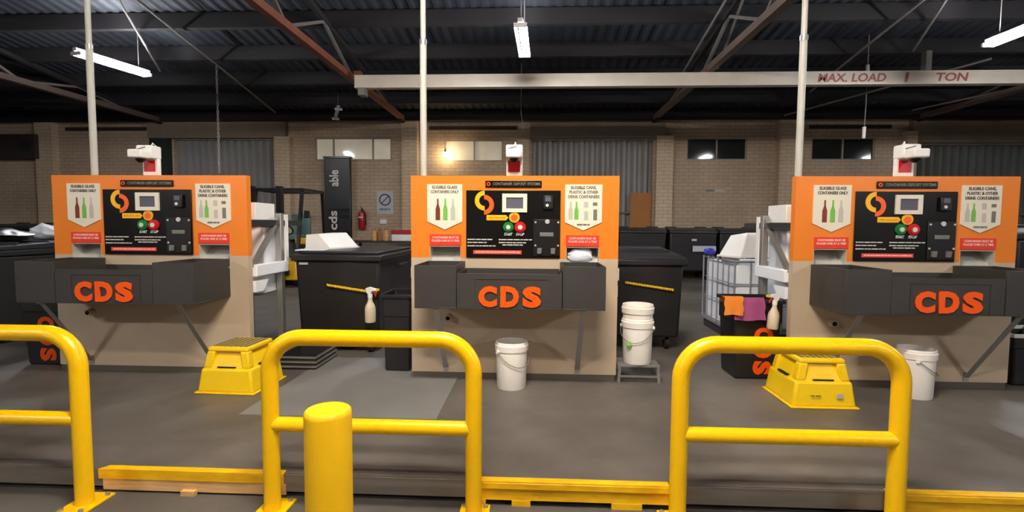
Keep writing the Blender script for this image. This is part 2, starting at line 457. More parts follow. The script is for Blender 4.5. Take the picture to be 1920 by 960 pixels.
# diagonal wind bracing rods between trusses
for i, (a, b) in enumerate([((-5.3, -1.5, 5.14), (-6.14, 8.1, 3.92)), ((-5.5, 2.4, 4.63), (-7.17, 5.71, 4.20)), ((5.5, 1.0, 4.82), (5.85, 7.0, 4.05)), ((5.5, 2.6, 4.60), (6.62, 5.2, 4.27)),
                            ((8.2, 5.53, 4.23), (6.0, 8.4, 3.86)), ((2.7, 1.5, 4.75), (3.53, 5.8, 4.18)), ((2.8, 1.5, 4.77), (2.95, 6.02, 4.16)), ((9.9, 6.76, 4.07), (8.7, 8.1, 3.9))]):
    struct(MB().tube([a, b], 0.02, 8).build('bracing_beam_%d' % (i + 1), m_trussg, smooth=True))

# ================================================================== LAMPS
def batten(loc, length, m, along_y, label, n=2, rz=None, drop=0.6):
    L = length / 2
    t = empty('fluorescent_lamp', loc, label, 'ceiling lamp', 'fluorescent lamps', (PI / 2 if along_y else 0) if rz is None else rz)
    MB().box(-L, L, -0.035, 0.035, 0.04, 0.09).build('housing', m_white, t, bevel=0.006)
    for i in range(n):
        y = (i - (n - 1) / 2) * 0.13
        MB().tube([(-L + 0.03, y, 0), (L - 0.03, y, 0)], 0.019, 10).build('tube', m, t, smooth=True)
    for sx in (-1, 1):
        MB().box(sx * (L - 0.02) - 0.015, sx * (L - 0.02) + 0.015, -0.085, 0.085, -0.02, 0.03).build('end_cap', m_white, t)
        MB().tube([(sx * L * 0.7, 0, 0.09), (sx * L * 0.7, 0, drop)], 0.006, 6).build('hanger', m_trussg, t)
    return t
def lamp_at(p0, p1, m, label):
    a, b = Vector(p0), Vector(p1); d = b - a
    c = (a + b) / 2
    return batten(c, d.length, m, True, label, rz=math.atan2(d.y, d.x), drop=roofz(c.y) + 0.08 - c.z)
lamp_at((-6.84, 3.5, 3.8), (-6.60, 4.68, 3.8), m_tubeC, 'lit twin-tube lamp hanging behind the kiosk at the end with the dark bin')
lamp_at((-0.05, 2.62, 3.8), (-0.02, 3.85, 3.8), m_tubeC, 'lit twin-tube lamp hanging straight above the middle kiosk')
lamp_at((6.53, 2.35, 3.8), (6.50, 3.6, 3.8), m_tubeC, 'lit twin-tube lamp beyond the lettered hoist beam')
lamp_at((12.6, 2.5, 3.8), (12.6, 3.7, 3.8), m_tubeC, 'lit twin-tube lamp farthest along the roof, past the caged tank kiosk')
for x, yy, mm, lb in ((0.0, -3.75, m_tubeW, 'lit warm lamp over the public side, just behind the viewpoint'), (0.0, -2.75, m_tubeN, 'lit warm lamp over the public side, above the hoop barriers'),
                      (-7.8, -7.2, m_tubeS, 'lit lamp over the driveway on the forklift side'), (7.8, -7.2, m_tubeS, 'lit lamp over the driveway on the caged tank side')):
    batten((x, yy, 4.1), 1.5, mm, False, lb, n=4 if abs(x) > 1 else 2, drop=roofz(yy) - 4.1 + 0.08)
# ================================================================== KIOSK
def bottle_poly(cx, z0, h, w):
    n = w * 0.32
    return [(cx - w / 2, z0), (cx + w / 2, z0), (cx + w / 2, z0 + h * 0.52), (cx + n / 2 + 0.001, z0 + h * 0.74), (cx + n / 2, z0 + h), (cx - n / 2, z0 + h), (cx - n / 2 - 0.001, z0 + h * 0.74), (cx - w / 2, z0 + h * 0.52)]
def rows(mb, x0, x1, z, h, y, seed, gap=0.008):
    """a line of print too small to read: word-length strokes"""
    rnd = random.Random(seed); x = x0
    while x < x1 - 0.012:
        wl = min(rnd.uniform(0.018, 0.05), x1 - x)
        mb.box(x, x + wl, y - 0.0015, y, z - h / 2, z + h / 2); x += wl + gap
def cds_letters(parent, m, loc, w, h, gap, ext, rot):
    ob = None; mes = []
    for i, ch in enumerate('CDS'):
        o = text('lettering', ch, 0.2, m, None, (0, 0, 0), bold=0.012, extrude=ext)
        me = o.data; col.objects.unlink(o); bpy.data.objects.remove(o)
        xs = [v.co.x for v in me.vertices]; ys = [v.co.y for v in me.vertices]
        x0, x1, y0, y1 = min(xs), max(xs), min(ys), max(ys)
        for v in me.vertices:
            v.co.x = (v.co.x - (x0 + x1) / 2) * w / (x1 - x0) + (i - 1) * (w + gap)
            v.co.y = (v.co.y - (y0 + y1) / 2) * h / (y1 - y0)
        mes.append(me)
    bm = bmesh.new()
    for me in mes: bm.from_mesh(me)
    me = mes[0]; bm.to_mesh(me); bm.free()
    for k in mes[1:]: bpy.data.meshes.remove(k)
    o = bpy.data.objects.new('lettering', me); col.objects.link(o); o.parent = parent
    o.matrix_basis = Matrix.Translation(loc) @ rot
    return tag(o, 'orange letters')
def make_kiosk():
    K = empty('recycling_kiosk', (0, 0, 0), 'x', 'kiosk', 'bottle return kiosks')
    HW, T = 0.825, 0.06
    # orange upper panel and beige lower panel, both notched for the two chutes
    L0, L1, R0, R1 = -0.672, -0.424, 0.416, 0.674
    ZO, ZT, ZC, ZB = 0.98, 1.633, 1.072, 0.88
    up = MB().box(-HW, HW, 0, T, ZC, ZT)
    for a, b in ((-HW, L0), (L1, R0), (R1, HW)): up.box(a, b, 0, T, ZO, ZC)
    P = up.build('upper_panel', m_orange, K, ); tag(P, 'orange upper panel')
    lo = MB().box(-HW, HW, 0, T, 0.05, ZB)
    for a, b in ((-HW, L0), (L1, R0), (R1, HW)): lo.box(a, b, 0, T, ZB, ZO)
    tag(lo.build('lower_panel', m_beige, K), 'beige lower panel')
    MB().box(-HW + 0.01, HW - 0.01, 0.004, T, 0, 0.05).build('plinth', m_plinth, K)
    # stainless chutes
    for a, b in ((L0, L1), (R0, R1)):
        mb = MB(); t = 0.004
        mb.box(a, a + t, 0.0, 0.17, ZB, ZC); mb.box(b - t, b, 0.0, 0.17, ZB, ZC); mb.box(a, b, 0.0, 0.17, ZC - t, ZC)
        Y1 = 0.17
        mb.add([(a, -0.02, ZB), (b, -0.02, ZB), (b, Y1, ZC), (a, Y1, ZC), (a, -0.02, ZB - 0.004), (b, -0.02, ZB - 0.004), (b, Y1 + 0.004, ZC), (a, Y1 + 0.004, ZC)],
               [(0, 1, 2, 3), (7, 6, 5, 4), (0, 4, 5, 1), (1, 5, 6, 2), (2, 6, 7, 3), (3, 7, 4, 0)])
        xm = (a + b) / 2
        mb.bar((xm + 0.03, -0.018, ZB + 0.004), (b - 0.03, 0.14, ZC - 0.03), 0.06, 0.004)
        tag(mb.build('chute', m_steel, K), 'stainless steel chute')
    # header plaque
    pl = MB().box(-0.227, 0.218, -0.012, 0, 1.541, 1.593).build('header_plaque', m_black, K, bevel=0.003)
    text('lettering', 'CONTAINER DEPOSIT SYSTEMS', 0.03, m_mgrey, pl, (0.02, -0.013, 1.567), width=0.37, bold=0.0006)
    lg = MB(); lg.tube(arc_pts(-0.203, 1.567, 0.012, 0, 2 * PI, 20, -0.013)[:-1], 0.004, 6, closed=True); lg.build('badge', m_orangelogo, pl, smooth=True)
    # control board
    cb = MB().box(-0.379, 0.367, -0.014, 0, 0.986, 1.517).build('control_board', m_black, K, bevel=0.002)
    y = -0.0145
    def ring(cx, cz, ri, ro, a0, a1, m, nm):
        n = 20; pts = [(cx + ro * math.cos(a0 + (a1 - a0) * i / n), cz + ro * math.sin(a0 + (a1 - a0) * i / n)) for i in range(n + 1)]
        pts += [(cx + ri * math.cos(a1 + (a0 - a1) * i / n), cz + ri * math.sin(a1 + (a0 - a1) * i / n)) for i in range(n + 1)]
        mb = MB(); N = n + 1
        for i in range(n):
            q = [pts[i], pts[i + 1], pts[2 * N - 2 - i], pts[2 * N - 1 - i]]
            mb.prism_y(q, y - 0.003, y)
        bmesh.ops.remove_doubles(mb.bm, verts=mb.bm.verts, dist=1e-5)
        mb.build(nm, m, cb)
    ring(-0.232, 1.436, 0.043, 0.078, PI / 2, 3 * PI / 2, m_yellowlogo, 'logo_arc')
    ring(-0.236, 1.404, 0.043, 0.078, -PI / 2, PI / 2, m_orangelogo, 'logo_arc')
    sc = MB(); sc.box(-0.092, 0.104, -0.03, -0.0145, 1.345, 1.375); sc.box(-0.092, 0.104, -0.03, -0.0145, 1.461, 1.491)
    sc.box(-0.092, -0.061, -0.03, -0.0145, 1.375, 1.461); sc.box(0.073, 0.104, -0.03, -0.0145, 1.375, 1.461)
    sc.build('screen_bezel', m_card, cb)
    MB().box(-0.061, 0.073, -0.021, -0.0145, 1.375, 1.461).build('screen', m_screen, cb)
    MB().prism_y([(-0.216, 1.281), (-0.062, 1.281), (-0.044, 1.302), (-0.062, 1.323), (-0.216, 1.323)], y - 0.003, y).build('arrow_label', m_yellowlogo, cb)
    a = MB(); rows(a, -0.2, -0.07, 1.302, 0.008, y - 0.003, 5); a.build('label_print', m_orange, cb)
    ringm = MB().disc_y(0.004, 1.305, 0.042, y - 0.006, y); ringm.build('scanner_ring', m_yworn, cb, smooth=True)
    MB().disc_y(0.004, 1.302, 0.026, y - 0.008, y - 0.005).build('scanner_window', m_orangelogo, cb)
    for x, mm, r, tx in ((-0.043, m_greenb, 0.041, 'START'), (0.051, m_redb, 0.044, 'STOP')):
        bmb = MB()
        for (r0, ya, yb) in ((r, y - 0.012, y), (r * 0.75, y - 0.022, y - 0.012)): bmb.disc_y(x, 1.228, r0, ya, yb)
        bmb.build('push_button', mm, cb, smooth=True)
        MB().disc_y(x, 1.228, r * 0.42, y - 0.024, y - 0.022).build('button_centre', m_btn, cb)
        text('button_lettering', tx, 0.03, m_btn, cb, (x - 0.002, y - 0.001, 1.171), width=0.066, bold=0.0012, shear=0.2)
    for c, ls in enumerate([[(-0.355, -0.17, 1.129), (-0.355, -0.215, 1.105), (-0.355, -0.135, 1.078)], [(-0.105, 0.145, 1.129), (-0.105, 0.115, 1.105), (-0.09, 0.085, 1.087)]]):
        t = MB()
        for i, (x0, x1, z) in enumerate(ls):
            rows(t, x0, x1, z, 0.008, y, 20 + i + 3 * c, 0.005)
            if (c, i) != (1, 2): t.disc_y(x0 - 0.008, z, 0.006, y - 0.0015, y, 10)
        t.build('instruction_print', m_btn, cb)
    rb = MB().box(-0.322, 0.063, y - 0.002, y, 1.014, 1.044).build('red_strip', m_barred, cb)
    t = MB(); rows(t, -0.305, 0.05, 1.029, 0.010, y - 0.002, 31, 0.004); t.build('strip_print', m_redlite, cb)
    # card reader, lock plate with slot
    MB().box(0.229, 0.307, -0.04, -0.0145, 1.37, 1.477).build('card_reader', m_charcoal, cb, bevel=0.006)
    MB().box(0.245, 0.291, -0.043, -0.039, 1.43, 1.465).build('reader_window', m_screen, cb)
    MB().disc_y(0.262, 1.40, 0.012, -0.044, -0.039, 14).build('reader_light', m_btn, cb)
    MB().box(0.155, 0.362, -0.022, -0.0145, 1.0, 1.29).build('payout_plate', m_charcoal, cb, bevel=0.003)
    MB().disc_y(0.264, 1.273, 0.018, -0.03, -0.022, 16).build('lock', m_steel, cb, smooth=True)
    MB().box(0.206, 0.314, -0.027, -0.022, 1.156, 1.188).build('payout_slot', m_mgrey, cb, bevel=0.004)
    for x in (0.205, 0.312):
        MB().prism_y([(x - 0.018, 1.02), (x + 0.012, 1.02), (x + 0.018, 1.065), (x - 0.018, 1.065)], -0.04, -0.022).build('cup_holder', m_mgrey, cb)
    for x, z in ((0.172, 1.268), (0.35, 1.268), (0.172, 1.085), (0.35, 1.085)):
        MB().disc_y(x, z, 0.008, -0.026, -0.022, 10).build('screw', m_steel, cb)
    # posters with a pointed lower edge
    for side, (x0, x1, lines) in enumerate([(-0.692, -0.411, ['ELIGIBLE GLASS', 'CONTAINERS ONLY']), (0.402, 0.692, ['ELIGIBLE CANS,', 'PLASTIC & OTHER', 'DRINK CONTAINERS'])]):
        xm = (x0 + x1) / 2
        po = MB().prism_y([(x0, 1.27), (xm, 1.205), (x1, 1.27), (x1, 1.565), (x0, 1.565)], -0.008, 0).build('poster', m_card, K)
        tag(po, 'cream pointed poster ' + ('of glass bottles' if side == 0 else 'of cans and plastic bottles'))
        for i, s in enumerate(lines):
            text('lettering', s, 0.032, m_ink, po, (xm, -0.009, 1.54 - i * 0.036), width=(0.2, 0.225, 0.245)[i if side else (0, 1)[i]], bold=0.001)
        yb0, yb1 = -0.0095, -0.008
        if side == 0:
            for dx, mm in ((-0.055, m_glassb), (0.005, m_glassg), (0.066, m_glassc)):
                MB().prism_y(bottle_poly(xm + dx, 1.28, 0.17, 0.036), yb0, yb1).build('bottle_picture', mm, po)
        else:
            for dx, mm in ((-0.1, m_glassc), (-0.055, m_glassg)):
                MB().prism_y(bottle_poly(xm + dx, 1.29, 0.14, 0.034), yb0, yb1).build('bottle_picture', mm, po)
            for dx, zz, h, w_ in ((0.02, 1.385, 0.045, 0.032), (0.022, 1.285, 0.07, 0.03), (0.09, 1.40, 0.025, 0.035), (0.092, 1.285, 0.085, 0.03)):
                MB().box(xm + dx - w_ / 2, xm + dx + w_ / 2, yb0, yb1, zz, zz + h).build('container_picture', m_glassc if dx < 0.05 else m_mgrey, po)
            t = MB(); rows(t, xm - 0.05, xm + 0.05, 1.25, 0.014, -0.008, 77, 0.004); t.build('print', m_mgrey, po)
    for x0, x1 in ((-0.673, -0.419), (0.413, 0.673)):
        xm = (x0 + x1) / 2
        no = MB().box(x0, x1, -0.006, 0, 1.078, 1.166).build('notice', m_red, K)
        text('lettering', 'CONTAINERS MUST BE', 0.022, m_redlite, no, (xm, -0.007, 1.142), width=0.21, bold=0.0008)
        text('lettering', 'PLACED ONE AT A TIME', 0.022, m_redlite, no, (xm, -0.007, 1.116), width=0.22, bold=0.0008)
    # tray: two side bins and a shallower trough between them
    yF = -0.46
    for s in (-1, 1):
        a, b = sorted((s * 0.378, s * 0.68))
        sb = MB().openbox(a - 0.01, b - 0.01, yF, -0.002, 0.645, 0.955, 0.01).build('side_bin', m_tray, K, bevel=0.002)
        ma, mb_ = (a + b) / 2 - 0.01, 0
        MB().box(a + 0.002, b - 0.022, yF + 0.012, -0.014, 0.656, 0.66).build('lining', m_trayin, sb)
        MB().disc_y(ma + s * 0.13, 0.83, 0.006, yF - 0.003, yF, 8).build('rivet', m_dgrey, sb)
    tr = MB().openbox(-0.385, 0.363, yF + 0.004, -0.002, 0.645, 0.90, 0.01).build('trough', m_tray, K, bevel=0.002)
    MB().box(-0.374, 0.352, yF + 0.016, -0.014, 0.656, 0.66).build('lining', m_trayin, tr)
    fp = MB(); fp.box(-0.26, 0.27, yF, yF + 0.004, 0.86, 0.866); fp.box(0.264, 0.27, yF, yF + 0.004, 0.66, 0.86); fp.box(-0.26, -0.254, yF, yF + 0.004, 0.66, 0.86)
    fp.build('raised_border', m_tray, tr)
    cds_letters(tr, m_cds, (-0.006, yF - 0.002, 0.736), 0.133, 0.15, 0.024, 0.004, Matrix.Rotation(PI / 2, 4, 'X'))
    # brackets under the tray
    for x in (-0.545, 0.515):
        mb = MB().bar((x, yF + 0.05, 0.64), (x, -0.005, 0.09), 0.04, 0.006)
        mb.box(x - 0.02, x + 0.02, -0.006, 0, 0.06, 0.13)
        mb.box(x - 0.02, x + 0.02, yF + 0.03, yF + 0.12, 0.632, 0.645)
        mb.build('bracket', m_alu, K)
    pi = MB().tube([(-0.52, 0, 0.5), (-0.52, -0.055, 0.5)], 0.028, 16).build('outlet_pipe', m_beige, K, smooth=True)
    MB().tube([(-0.52, -0.054, 0.5), (-0.52, -0.057, 0.5)], 0.018, 12).build('pipe_mouth', m_void, pi)
    # machine frame behind the panel
    for s in (-1, 1):
        x = s * 0.81
        MB().box(x - 0.025, x + 0.025, 0.52, 0.58, 0, 1.34).build('upright', m_alu, K, bevel=0.003)
        MB().bar((x, 0.08, 0.88), (x, 0.55, 1.31), 0.03, 0.045).build('brace', m_alu, K)
        MB().bar((x, 0.06, 1.25), (x, 0.95, 1.25), 0.03, 0.05).build('shelf_rail', m_dgrey, K)
        MB().box(x - 0.02, x + 0.02, 0.62, 0.67, 0.86, 1.33).build('back_strip', m_white, K)
        MB().prism_x([(0.08, 0.80), (0.62, 0.80), (0.62, 0.90), (0.08, 0.90)], 0.795 * s, 0.85 * s).build('side_ledge', m_ibc, K, bevel=0.006)
        MB().prism_x([(0.08, 0.67), (0.2, 0.67), (0.28, 0.76), (0.08, 0.76)], 0.795 * s, 0.84 * s).build('gusset', m_ibc, K)
    MB().prism_x([(0.36, 0.62), (0.7, 0.62), (0.7, 1.22), (0.36, 1.22)], -0.70, 0.76).build('sorter_cabinet', m_ibc, K, bevel=0.01)
    MB().box(-0.795, 0.795, 0.3, 0.7, 1.255, 1.275).build('shelf_board', m_dgrey, K)
    for sx in (-0.45, 0.45):
        for yy in (0.42, 0.64): MB().box(sx - 0.03, sx + 0.03, yy - 0.03, yy + 0.03, 0, 0.62).build('sorter_leg', m_dgrey, K)
    return K
DK = 2.997
kc = make_kiosk()
kc['label'] = 'orange and beige bottle return kiosk in the middle, white bucket before it'
kl = copies(kc, (-DK, 0, 0), 'orange and beige bottle return kiosk farthest from the white caged tank')
kr = copies(kc, (DK, 0, 0), 'orange and beige bottle return kiosk beside the white caged tank')

# camera boxes on posts above the kiosks
def make_cambox():
    t = empty('security_camera', (0, 0, 0), 'x', 'camera', 'white camera boxes on the kiosks')
    MB().box(-0.065, 0.065, 0.0, 0.04, 1.634, 1.77).build('mount_post', m_white, t, bevel=0.004)
    tag(MB().box(-0.05, 0.045, -0.003, 0.0, 1.665, 1.755).build('sticker', m_redb, t), 'red sticker')
    MB().box(-0.066, 0.066, -0.07, 0.05, 1.765, 1.872).build('housing', m_white, t, bevel=0.012)
    MB().box(-0.058, 0.058, -0.17, -0.065, 1.758, 1.825).build('hood', m_white, t, bevel=0.012)
    MB().lathe([(0.0, -0.034), (0.02, -0.03), (0.032, -0.016), (0.036, 0.0), (0, 0)], 20, (0, -0.10, 1.759)).build('dome_lens', m_black, t, smooth=True)
    MB().bar((-0.055, -0.071, 1.835), (0.02, -0.071, 1.856), 0.006, 0.008).build('bracket', m_mgrey, t)
    MB().tube([(0.0, 0.02, 1.872), (0.005, 0.03, 1.9), (0.01, 0.06, 1.88), (0.01, 0.055, 1.7)], 0.006, 8).build('cable', m_white, t, smooth=True)
    return t
cb0 = make_cambox(); cb0.location = (0.0, 0.03, 0); cb0['label'] = 'white camera box with red sticker on the middle kiosk'
copies(cb0, (-DK + 0.0, 0.03, 0), 'white camera box with red sticker on the kiosk by the yellow forklift')
copies(cb0, (DK + 0.0, 0.03, 0), 'white camera box with red sticker on the kiosk by the caged tank')
# service poles
def make_pole():
    t = empty('service_pole', (0, 0, 0), 'x', 'pole', 'service poles behind the kiosks')
    zt = roofz(0.2) - 0.02
    MB().tube([(0, 0, 0), (0, 0, 2.75)], 0.027, 16).build('lower_tube', m_pole, t, smooth=True)
    MB().tube([(0, 0, 2.73), (0, 0, zt)], 0.022, 16).build('upper_tube', m_pole, t, smooth=True)
    MB().tube([(0, 0, 2.72), (0, 0, 2.76)], 0.03, 16).build('collar', m_alu, t, smooth=True)
    MB().lathe([(0, 0), (0.06, 0), (0.06, 0.01), (0, 0.01)], 20).build('base_plate', m_pole, t)
    return t
p0 = make_pole(); p0.location = (-0.765, 0.2, 0); p0['label'] = 'cream service pole rising to the roof behind the middle kiosk'
copies(p0, (-3.65, 0.225, 0), 'grey-white service pole rising behind the kiosk by the forklift')
copies(p0, (2.285, 0.2, 0), 'cream service pole rising to the roof behind the kiosk by the caged tank')

# ================================================================== BARRIERS
def make_barrier(W):
    t = empty('safety_barrier', (0, 0, 0), 'x', 'barrier', 'yellow hoop barriers')
    r = 0.038; H = 0.757 - r; cr = 0.16; x = W / 2 - r
    pts = [(-x, 0, G + 0.01), (-x, 0, 0.2)]
    pts += [(-x + cr - cr * math.cos(a), 0, H - cr + cr * math.sin(a)) for a in [PI / 2 * i / 10 for i in range(11)]]
    pts += [(x - cr + cr * math.sin(a), 0, H - cr + cr * math.cos(a)) for a in [PI / 2 * i / 10 for i in range(11)]]
    pts += [(x, 0, 0.2), (x, 0, G + 0.01)]
    MB().tube(pts, r, 24).build('hoop', m_yellow, t, smooth=True)
    MB().tube([(-x, 0, 0.305), (x, 0, 0.305)], 0.034, 24).build('mid_rail', m_yellow, t, smooth=True)
    for s in (-1, 1):
        bp = MB().box(s * x - 0.07, s * x + 0.07, -0.1, 0.1, G, G + 0.01).build('base_plate', m_yellow, t, bevel=0.002)
        for dx in (-0.05, 0.05):
            for dy in (-0.075, 0.075): MB().lathe([(0.012, 0), (0.012, 0.012), (0, 0.014)], 6, (s * x + dx, dy, G + 0.01)).build('bolt', m_alu, bp)
    return t
BY = -1.75
b2 = make_barrier(1.036); b2.location = (-0.583, BY, 0); b2['label'] = 'yellow tubular hoop barrier with the round bollard standing before it'
copies(b2, (1.313, BY, 0), 'yellow tubular hoop barrier before the kiosk with the caged tank')
copies(b2, (-2.475, BY, 0), 'yellow tubular hoop barrier cut off by the picture edge, before the timber-fronted step')
bo = empty('bollard', (-0.597, -2.2, G), 'thick round yellow bollard in front of a hoop barrier', 'bollard')
MB().lathe([(0, 0), (0.086, 0), (0.086, 0.655), (0.084, 0.668), (0.078, 0.674), (0, 0.676)], 40).build('post', m_yellowboll, bo, smooth=True)
MB().box(-0.13, 0.13, -0.13, 0.13, 0.0, 0.008).build('base_plate', m_yellowboll, bo)

# platform edge between the barriers
e1 = empty('step_edging', (-1.53, PE, 0), 'smooth yellow edging strip on a raw timber board between two barriers', 'step edge', 'yellow step edges')
MB().hexa([(-0.50, -0.012, -0.05), (0.46, -0.012, -0.05), (0.46, 0.0, -0.05), (-0.50, 0.0, -0.05), (-0.50, -0.012, 0.0), (0.46, -0.012, 0.0), (0.46, 0.02, 0.006), (-0.46, 0.02, 0.006)]).build('nosing', m_yworn, e1)
MB().box(-0.48, 0.47, -0.008, 0.0, G + 0.012, -0.05).build('timber_board', m_wood, e1)
MB().box(-0.06, 0.01, -0.03, 0.0, G, G + 0.025).build('packer', m_wood, e1)
def edging(x0, x1, label, first=None):
    c = (x0 + x1) / 2; h = (x1 - x0) / 2
    e = empty('step_edging', (c, PE, 0), label, 'step edge', 'yellow step edges')
    MB().box(-h, h, -0.03, 0.015, 0.0, 0.006).build('nosing', m_yworn, e)
    MB().box(-h, h, -0.032, -0.004, -0.032, 0.0).build('lip', m_yworn, e, bevel=0.003)
    MB().box(-h, h, -0.022, 0.0, G + 0.03, -0.032).build('riser', m_yworn, e)
    for a in ((-0.98, -0.94), (-0.66, -0.46), (0.40, 0.72)): MB().box(a[0] * h, a[1] * h, -0.024, 0, G, G + 0.03).build('foot', m_yworn, e)
    return e
edging(-0.085, 0.825, 'worn yellow double-lipped step edge before the middle kiosk')
edging(1.84, 2.72, 'worn yellow double-lipped step edge cut off at the picture edge')
# unpainted nosing boards behind the barriers
for i, (a, b) in enumerate([(-1.07, -0.08), (0.82, 1.83), (-3.0, -1.99)]):
    struct(MB().box(a, b, PE - 0.006, PE, -0.09, -0.004).build('trim_%d' % (i + 2), m_edge))
# ================================================================== FLOOR ITEMS
def make_stool():
    t = empty('step_stool', (0, 0, 0), 'x', 'step stool', 'yellow plastic step stools')
    wx0, wy0, wx1, wy1, H, zm = 0.435, 0.43, 0.30, 0.34, 0.335, 0.185
    k = zm / H
    mx, my = wx0 + (wx1 - wx0) * k, wy0 + (wy1 - wy0) * k
    b = MB().frust(0, 0, 0.006, zm, wx0, wy0, mx + 0.02, my + 0.02).build('skirt', m_yplast, t, bevel=0.02, seg=3)
    MB().box(-wx0 / 2 - 0.012, wx0 / 2 + 0.012, -wy0 / 2 - 0.012, wy0 / 2 + 0.012, 0, 0.012).build('foot_rim', m_yplast, t, bevel=0.004)
    # upper tier: four corner posts, recessed walls with a hand hole in each, rim and top
    def wx(z): return wx0 + (wx1 - wx0) * z / H
    def wy(z): return wy0 + (wy1 - wy0) * z / H
    za, zb = zm - 0.002, H - 0.03
    for sx in (-1, 1):
        for sy in (-1, 1):
            a0, a1 = wx(za) / 2, wx(zb) / 2; c0, c1 = wy(za) / 2, wy(zb) / 2; p = 0.062
            MB().hexa([(sx * (a0 - p), sy * (c0 - p), za), (sx * a0, sy * (c0 - p), za), (sx * a0, sy * c0, za), (sx * (a0 - p), sy * c0, za),
                     (sx * (a1 - p), sy * (c1 - p), zb), (sx * a1, sy * (c1 - p), zb), (sx * a1, sy * c1, zb), (sx * (a1 - p), sy * c1, zb)]).build('corner_post', m_yplast, t, bevel=0.012, seg=3)
    ins = MB().frust(0, 0, za, zb, wx(za) - 0.012, wy(za) - 0.012, wx(zb) - 0.07, wy(zb) - 0.07).build('recessed_wall', m_yplast, t)
    MB().box(-0.07, 0.07, -wy(zm) / 2 - 0.001, -wy(zm) / 2 + 0.02, zm + 0.002, zm + 0.009).build('slot', m_void, t)
    for s in (-1, 1): MB().box(s * wx(zm) / 2 - 0.012, s * wx(zm) / 2 + 0.012, -0.07, 0.07, zm + 0.002, zm + 0.009).build('slot', m_void, t)
    MB().frust(0, 0, zb - 0.004, H, wx(zb), wy(zb), wx1, wy1).build('top_rim', m_yplast, t, bevel=0.012, seg=3)
    g = MB()
    for i in range(7):
        x = -0.12 + i * 0.04
        g.box(x - 0.013, x + 0.013, -0.14, 0.14, H, H + 0.003)
    g.build('grip_tread', m_ygrip, t)
    return t
s1 = make_stool(); s1.location = (-2.075, -0.285, 0); s1.rotation_euler = (0, 0, math.radians(-2))
s1['label'] = 'yellow plastic step stool behind a barrier post, by the kiosk farthest from the caged tank'
s2 = copies(s1, (2.165, -0.305, 0), 'yellow plastic step stool seen through a hoop barrier, beside a white bucket', rz=0.0)
lb = MB().box(0.075, 0.115, -0.2275, -0.224, 0.075, 0.105)
o = lb.build('printed_label', m_sign, s2); o.rotation_euler = (0, 0, 0); o.location = (0, 0.003, 0)
t = MB(); rows(t, -0.1, -0.02, 0.09, 0.008, -0.2225, 3); t.build('moulded_print', m_ygrip, s2)

def bucket_profile(h, r0, r1):
    t = 0.004
    z = h
    rim = [(0, 0.004), (r0 - 0.004, 0.0), (r0, 0.006)]
    def R(z_): return r0 + (r1 - r0) * z_ / h
    rim += [(R(h * 0.80), h * 0.80), (R(h * 0.80) + 0.008, h * 0.81), (R(h * 0.93) + 0.010, h * 0.93), (R(h * 0.94) + 0.003, h * 0.94),
            (R(h) + 0.003, h * 0.985), (R(h), h), (R(h) - 0.004, h), (R(h * 0.9) - 0.004, h * 0.9), (r0 - 0.006, 0.012), (0, 0.012)]
    return rim
def make_bucket(h=0.36, r0=0.112, r1=0.12):
    t = empty('bucket', (0, 0, 0), 'x', 'bucket', 'white plastic buckets')
    MB().lathe(bucket_profile(h, r0, r1), 40).build('pail', m_bucket, t, smooth=True)
    R = r1 + 0.012; z = h * 0.80
    pts = []
    for i in range(17):
        a = PI * i / 16; x = -R * math.cos(a) ; d = math.sin(a)
        pts.append((x, -R * d * 0.98 - 0.004, z - 0.11 * d))
    MB().tube(pts, 0.003, 8).build('handle', m_mgrey, t, smooth=True)
    for s in (-1, 1): MB().tube([(s * (r1 - 0.004), 0, z), (s * (R + 0.006), 0, z)], 0.014, 12).build('handle_lug', m_bucket, t, smooth=True)
    return t
bk = make_bucket(); bk.location = (-0.003, -0.19, 0); bk.rotation_euler = (0, 0, math.radians(38)); bk['label'] = 'white bucket with wire handle standing alone before the middle kiosk'
copies(bk, (2.985, -0.20, 0), 'white bucket half behind a barrier post, beside the yellow step stool', rz=math.radians(60))

# grey step with two nested buckets
gs = empty('step_platform', (1.0, 0.08, 0), 'small grey metal step with slatted top under stacked buckets', 'step')
mb = MB()
for i in range(6): mb.box(-0.165, 0.165, -0.115 + i * 0.041, -0.09 + i * 0.041, 0.125, 0.145)
mb.build('slatted_top', m_mgrey, gs, bevel=0.003)
for a in (-0.165, 0.14): MB().box(a, a + 0.025, -0.115, 0.115, 0.11, 0.126).build('top_bearer', m_mgrey, gs)
for sx in (-1, 1):
    for sy in (-1, 1):
        MB().bar((sx * 0.15, sy * 0.10, 0.112), (sx * 0.158, sy * 0.108, 0), 0.022, 0.022).build('leg', m_mgrey, gs)
    MB().bar((sx * 0.154, -0.10, 0.05), (sx * 0.154, 0.10, 0.05), 0.014, 0.014).build('stretcher', m_mgrey, gs)
MB().bar((-0.15, -0.104, 0.05), (0.15, -0.104, 0.05), 0.014, 0.014).build('stretcher', m_mgrey, gs)
b3 = copies(bk, (1.0, 0.06, 0.146), 'lower white bucket on the grey step, another bucket nested in it', rz=math.radians(-25))
b4 = copies(bk, (1.0, 0.06, 0.258), 'upper white bucket nested inside the one on the grey step', rz=math.radians(100))
for ch in children(b4):
    if ch.name.startswith(('handle',)): bpy.data.objects.remove(ch)
for ch in children(b3):
    if ch.name.startswith('pail'): tag(ch)
g = MB().lathe([(0, 0), (0.02, 0.004), (0.024, 0.02), (0.012, 0.034), (0, 0.036)], 12, (-0.055, -0.115, 0.14)).build('green_mark', m_glassg, b3, smooth=True)
g.rotation_euler = (0, 0, math.radians(10))

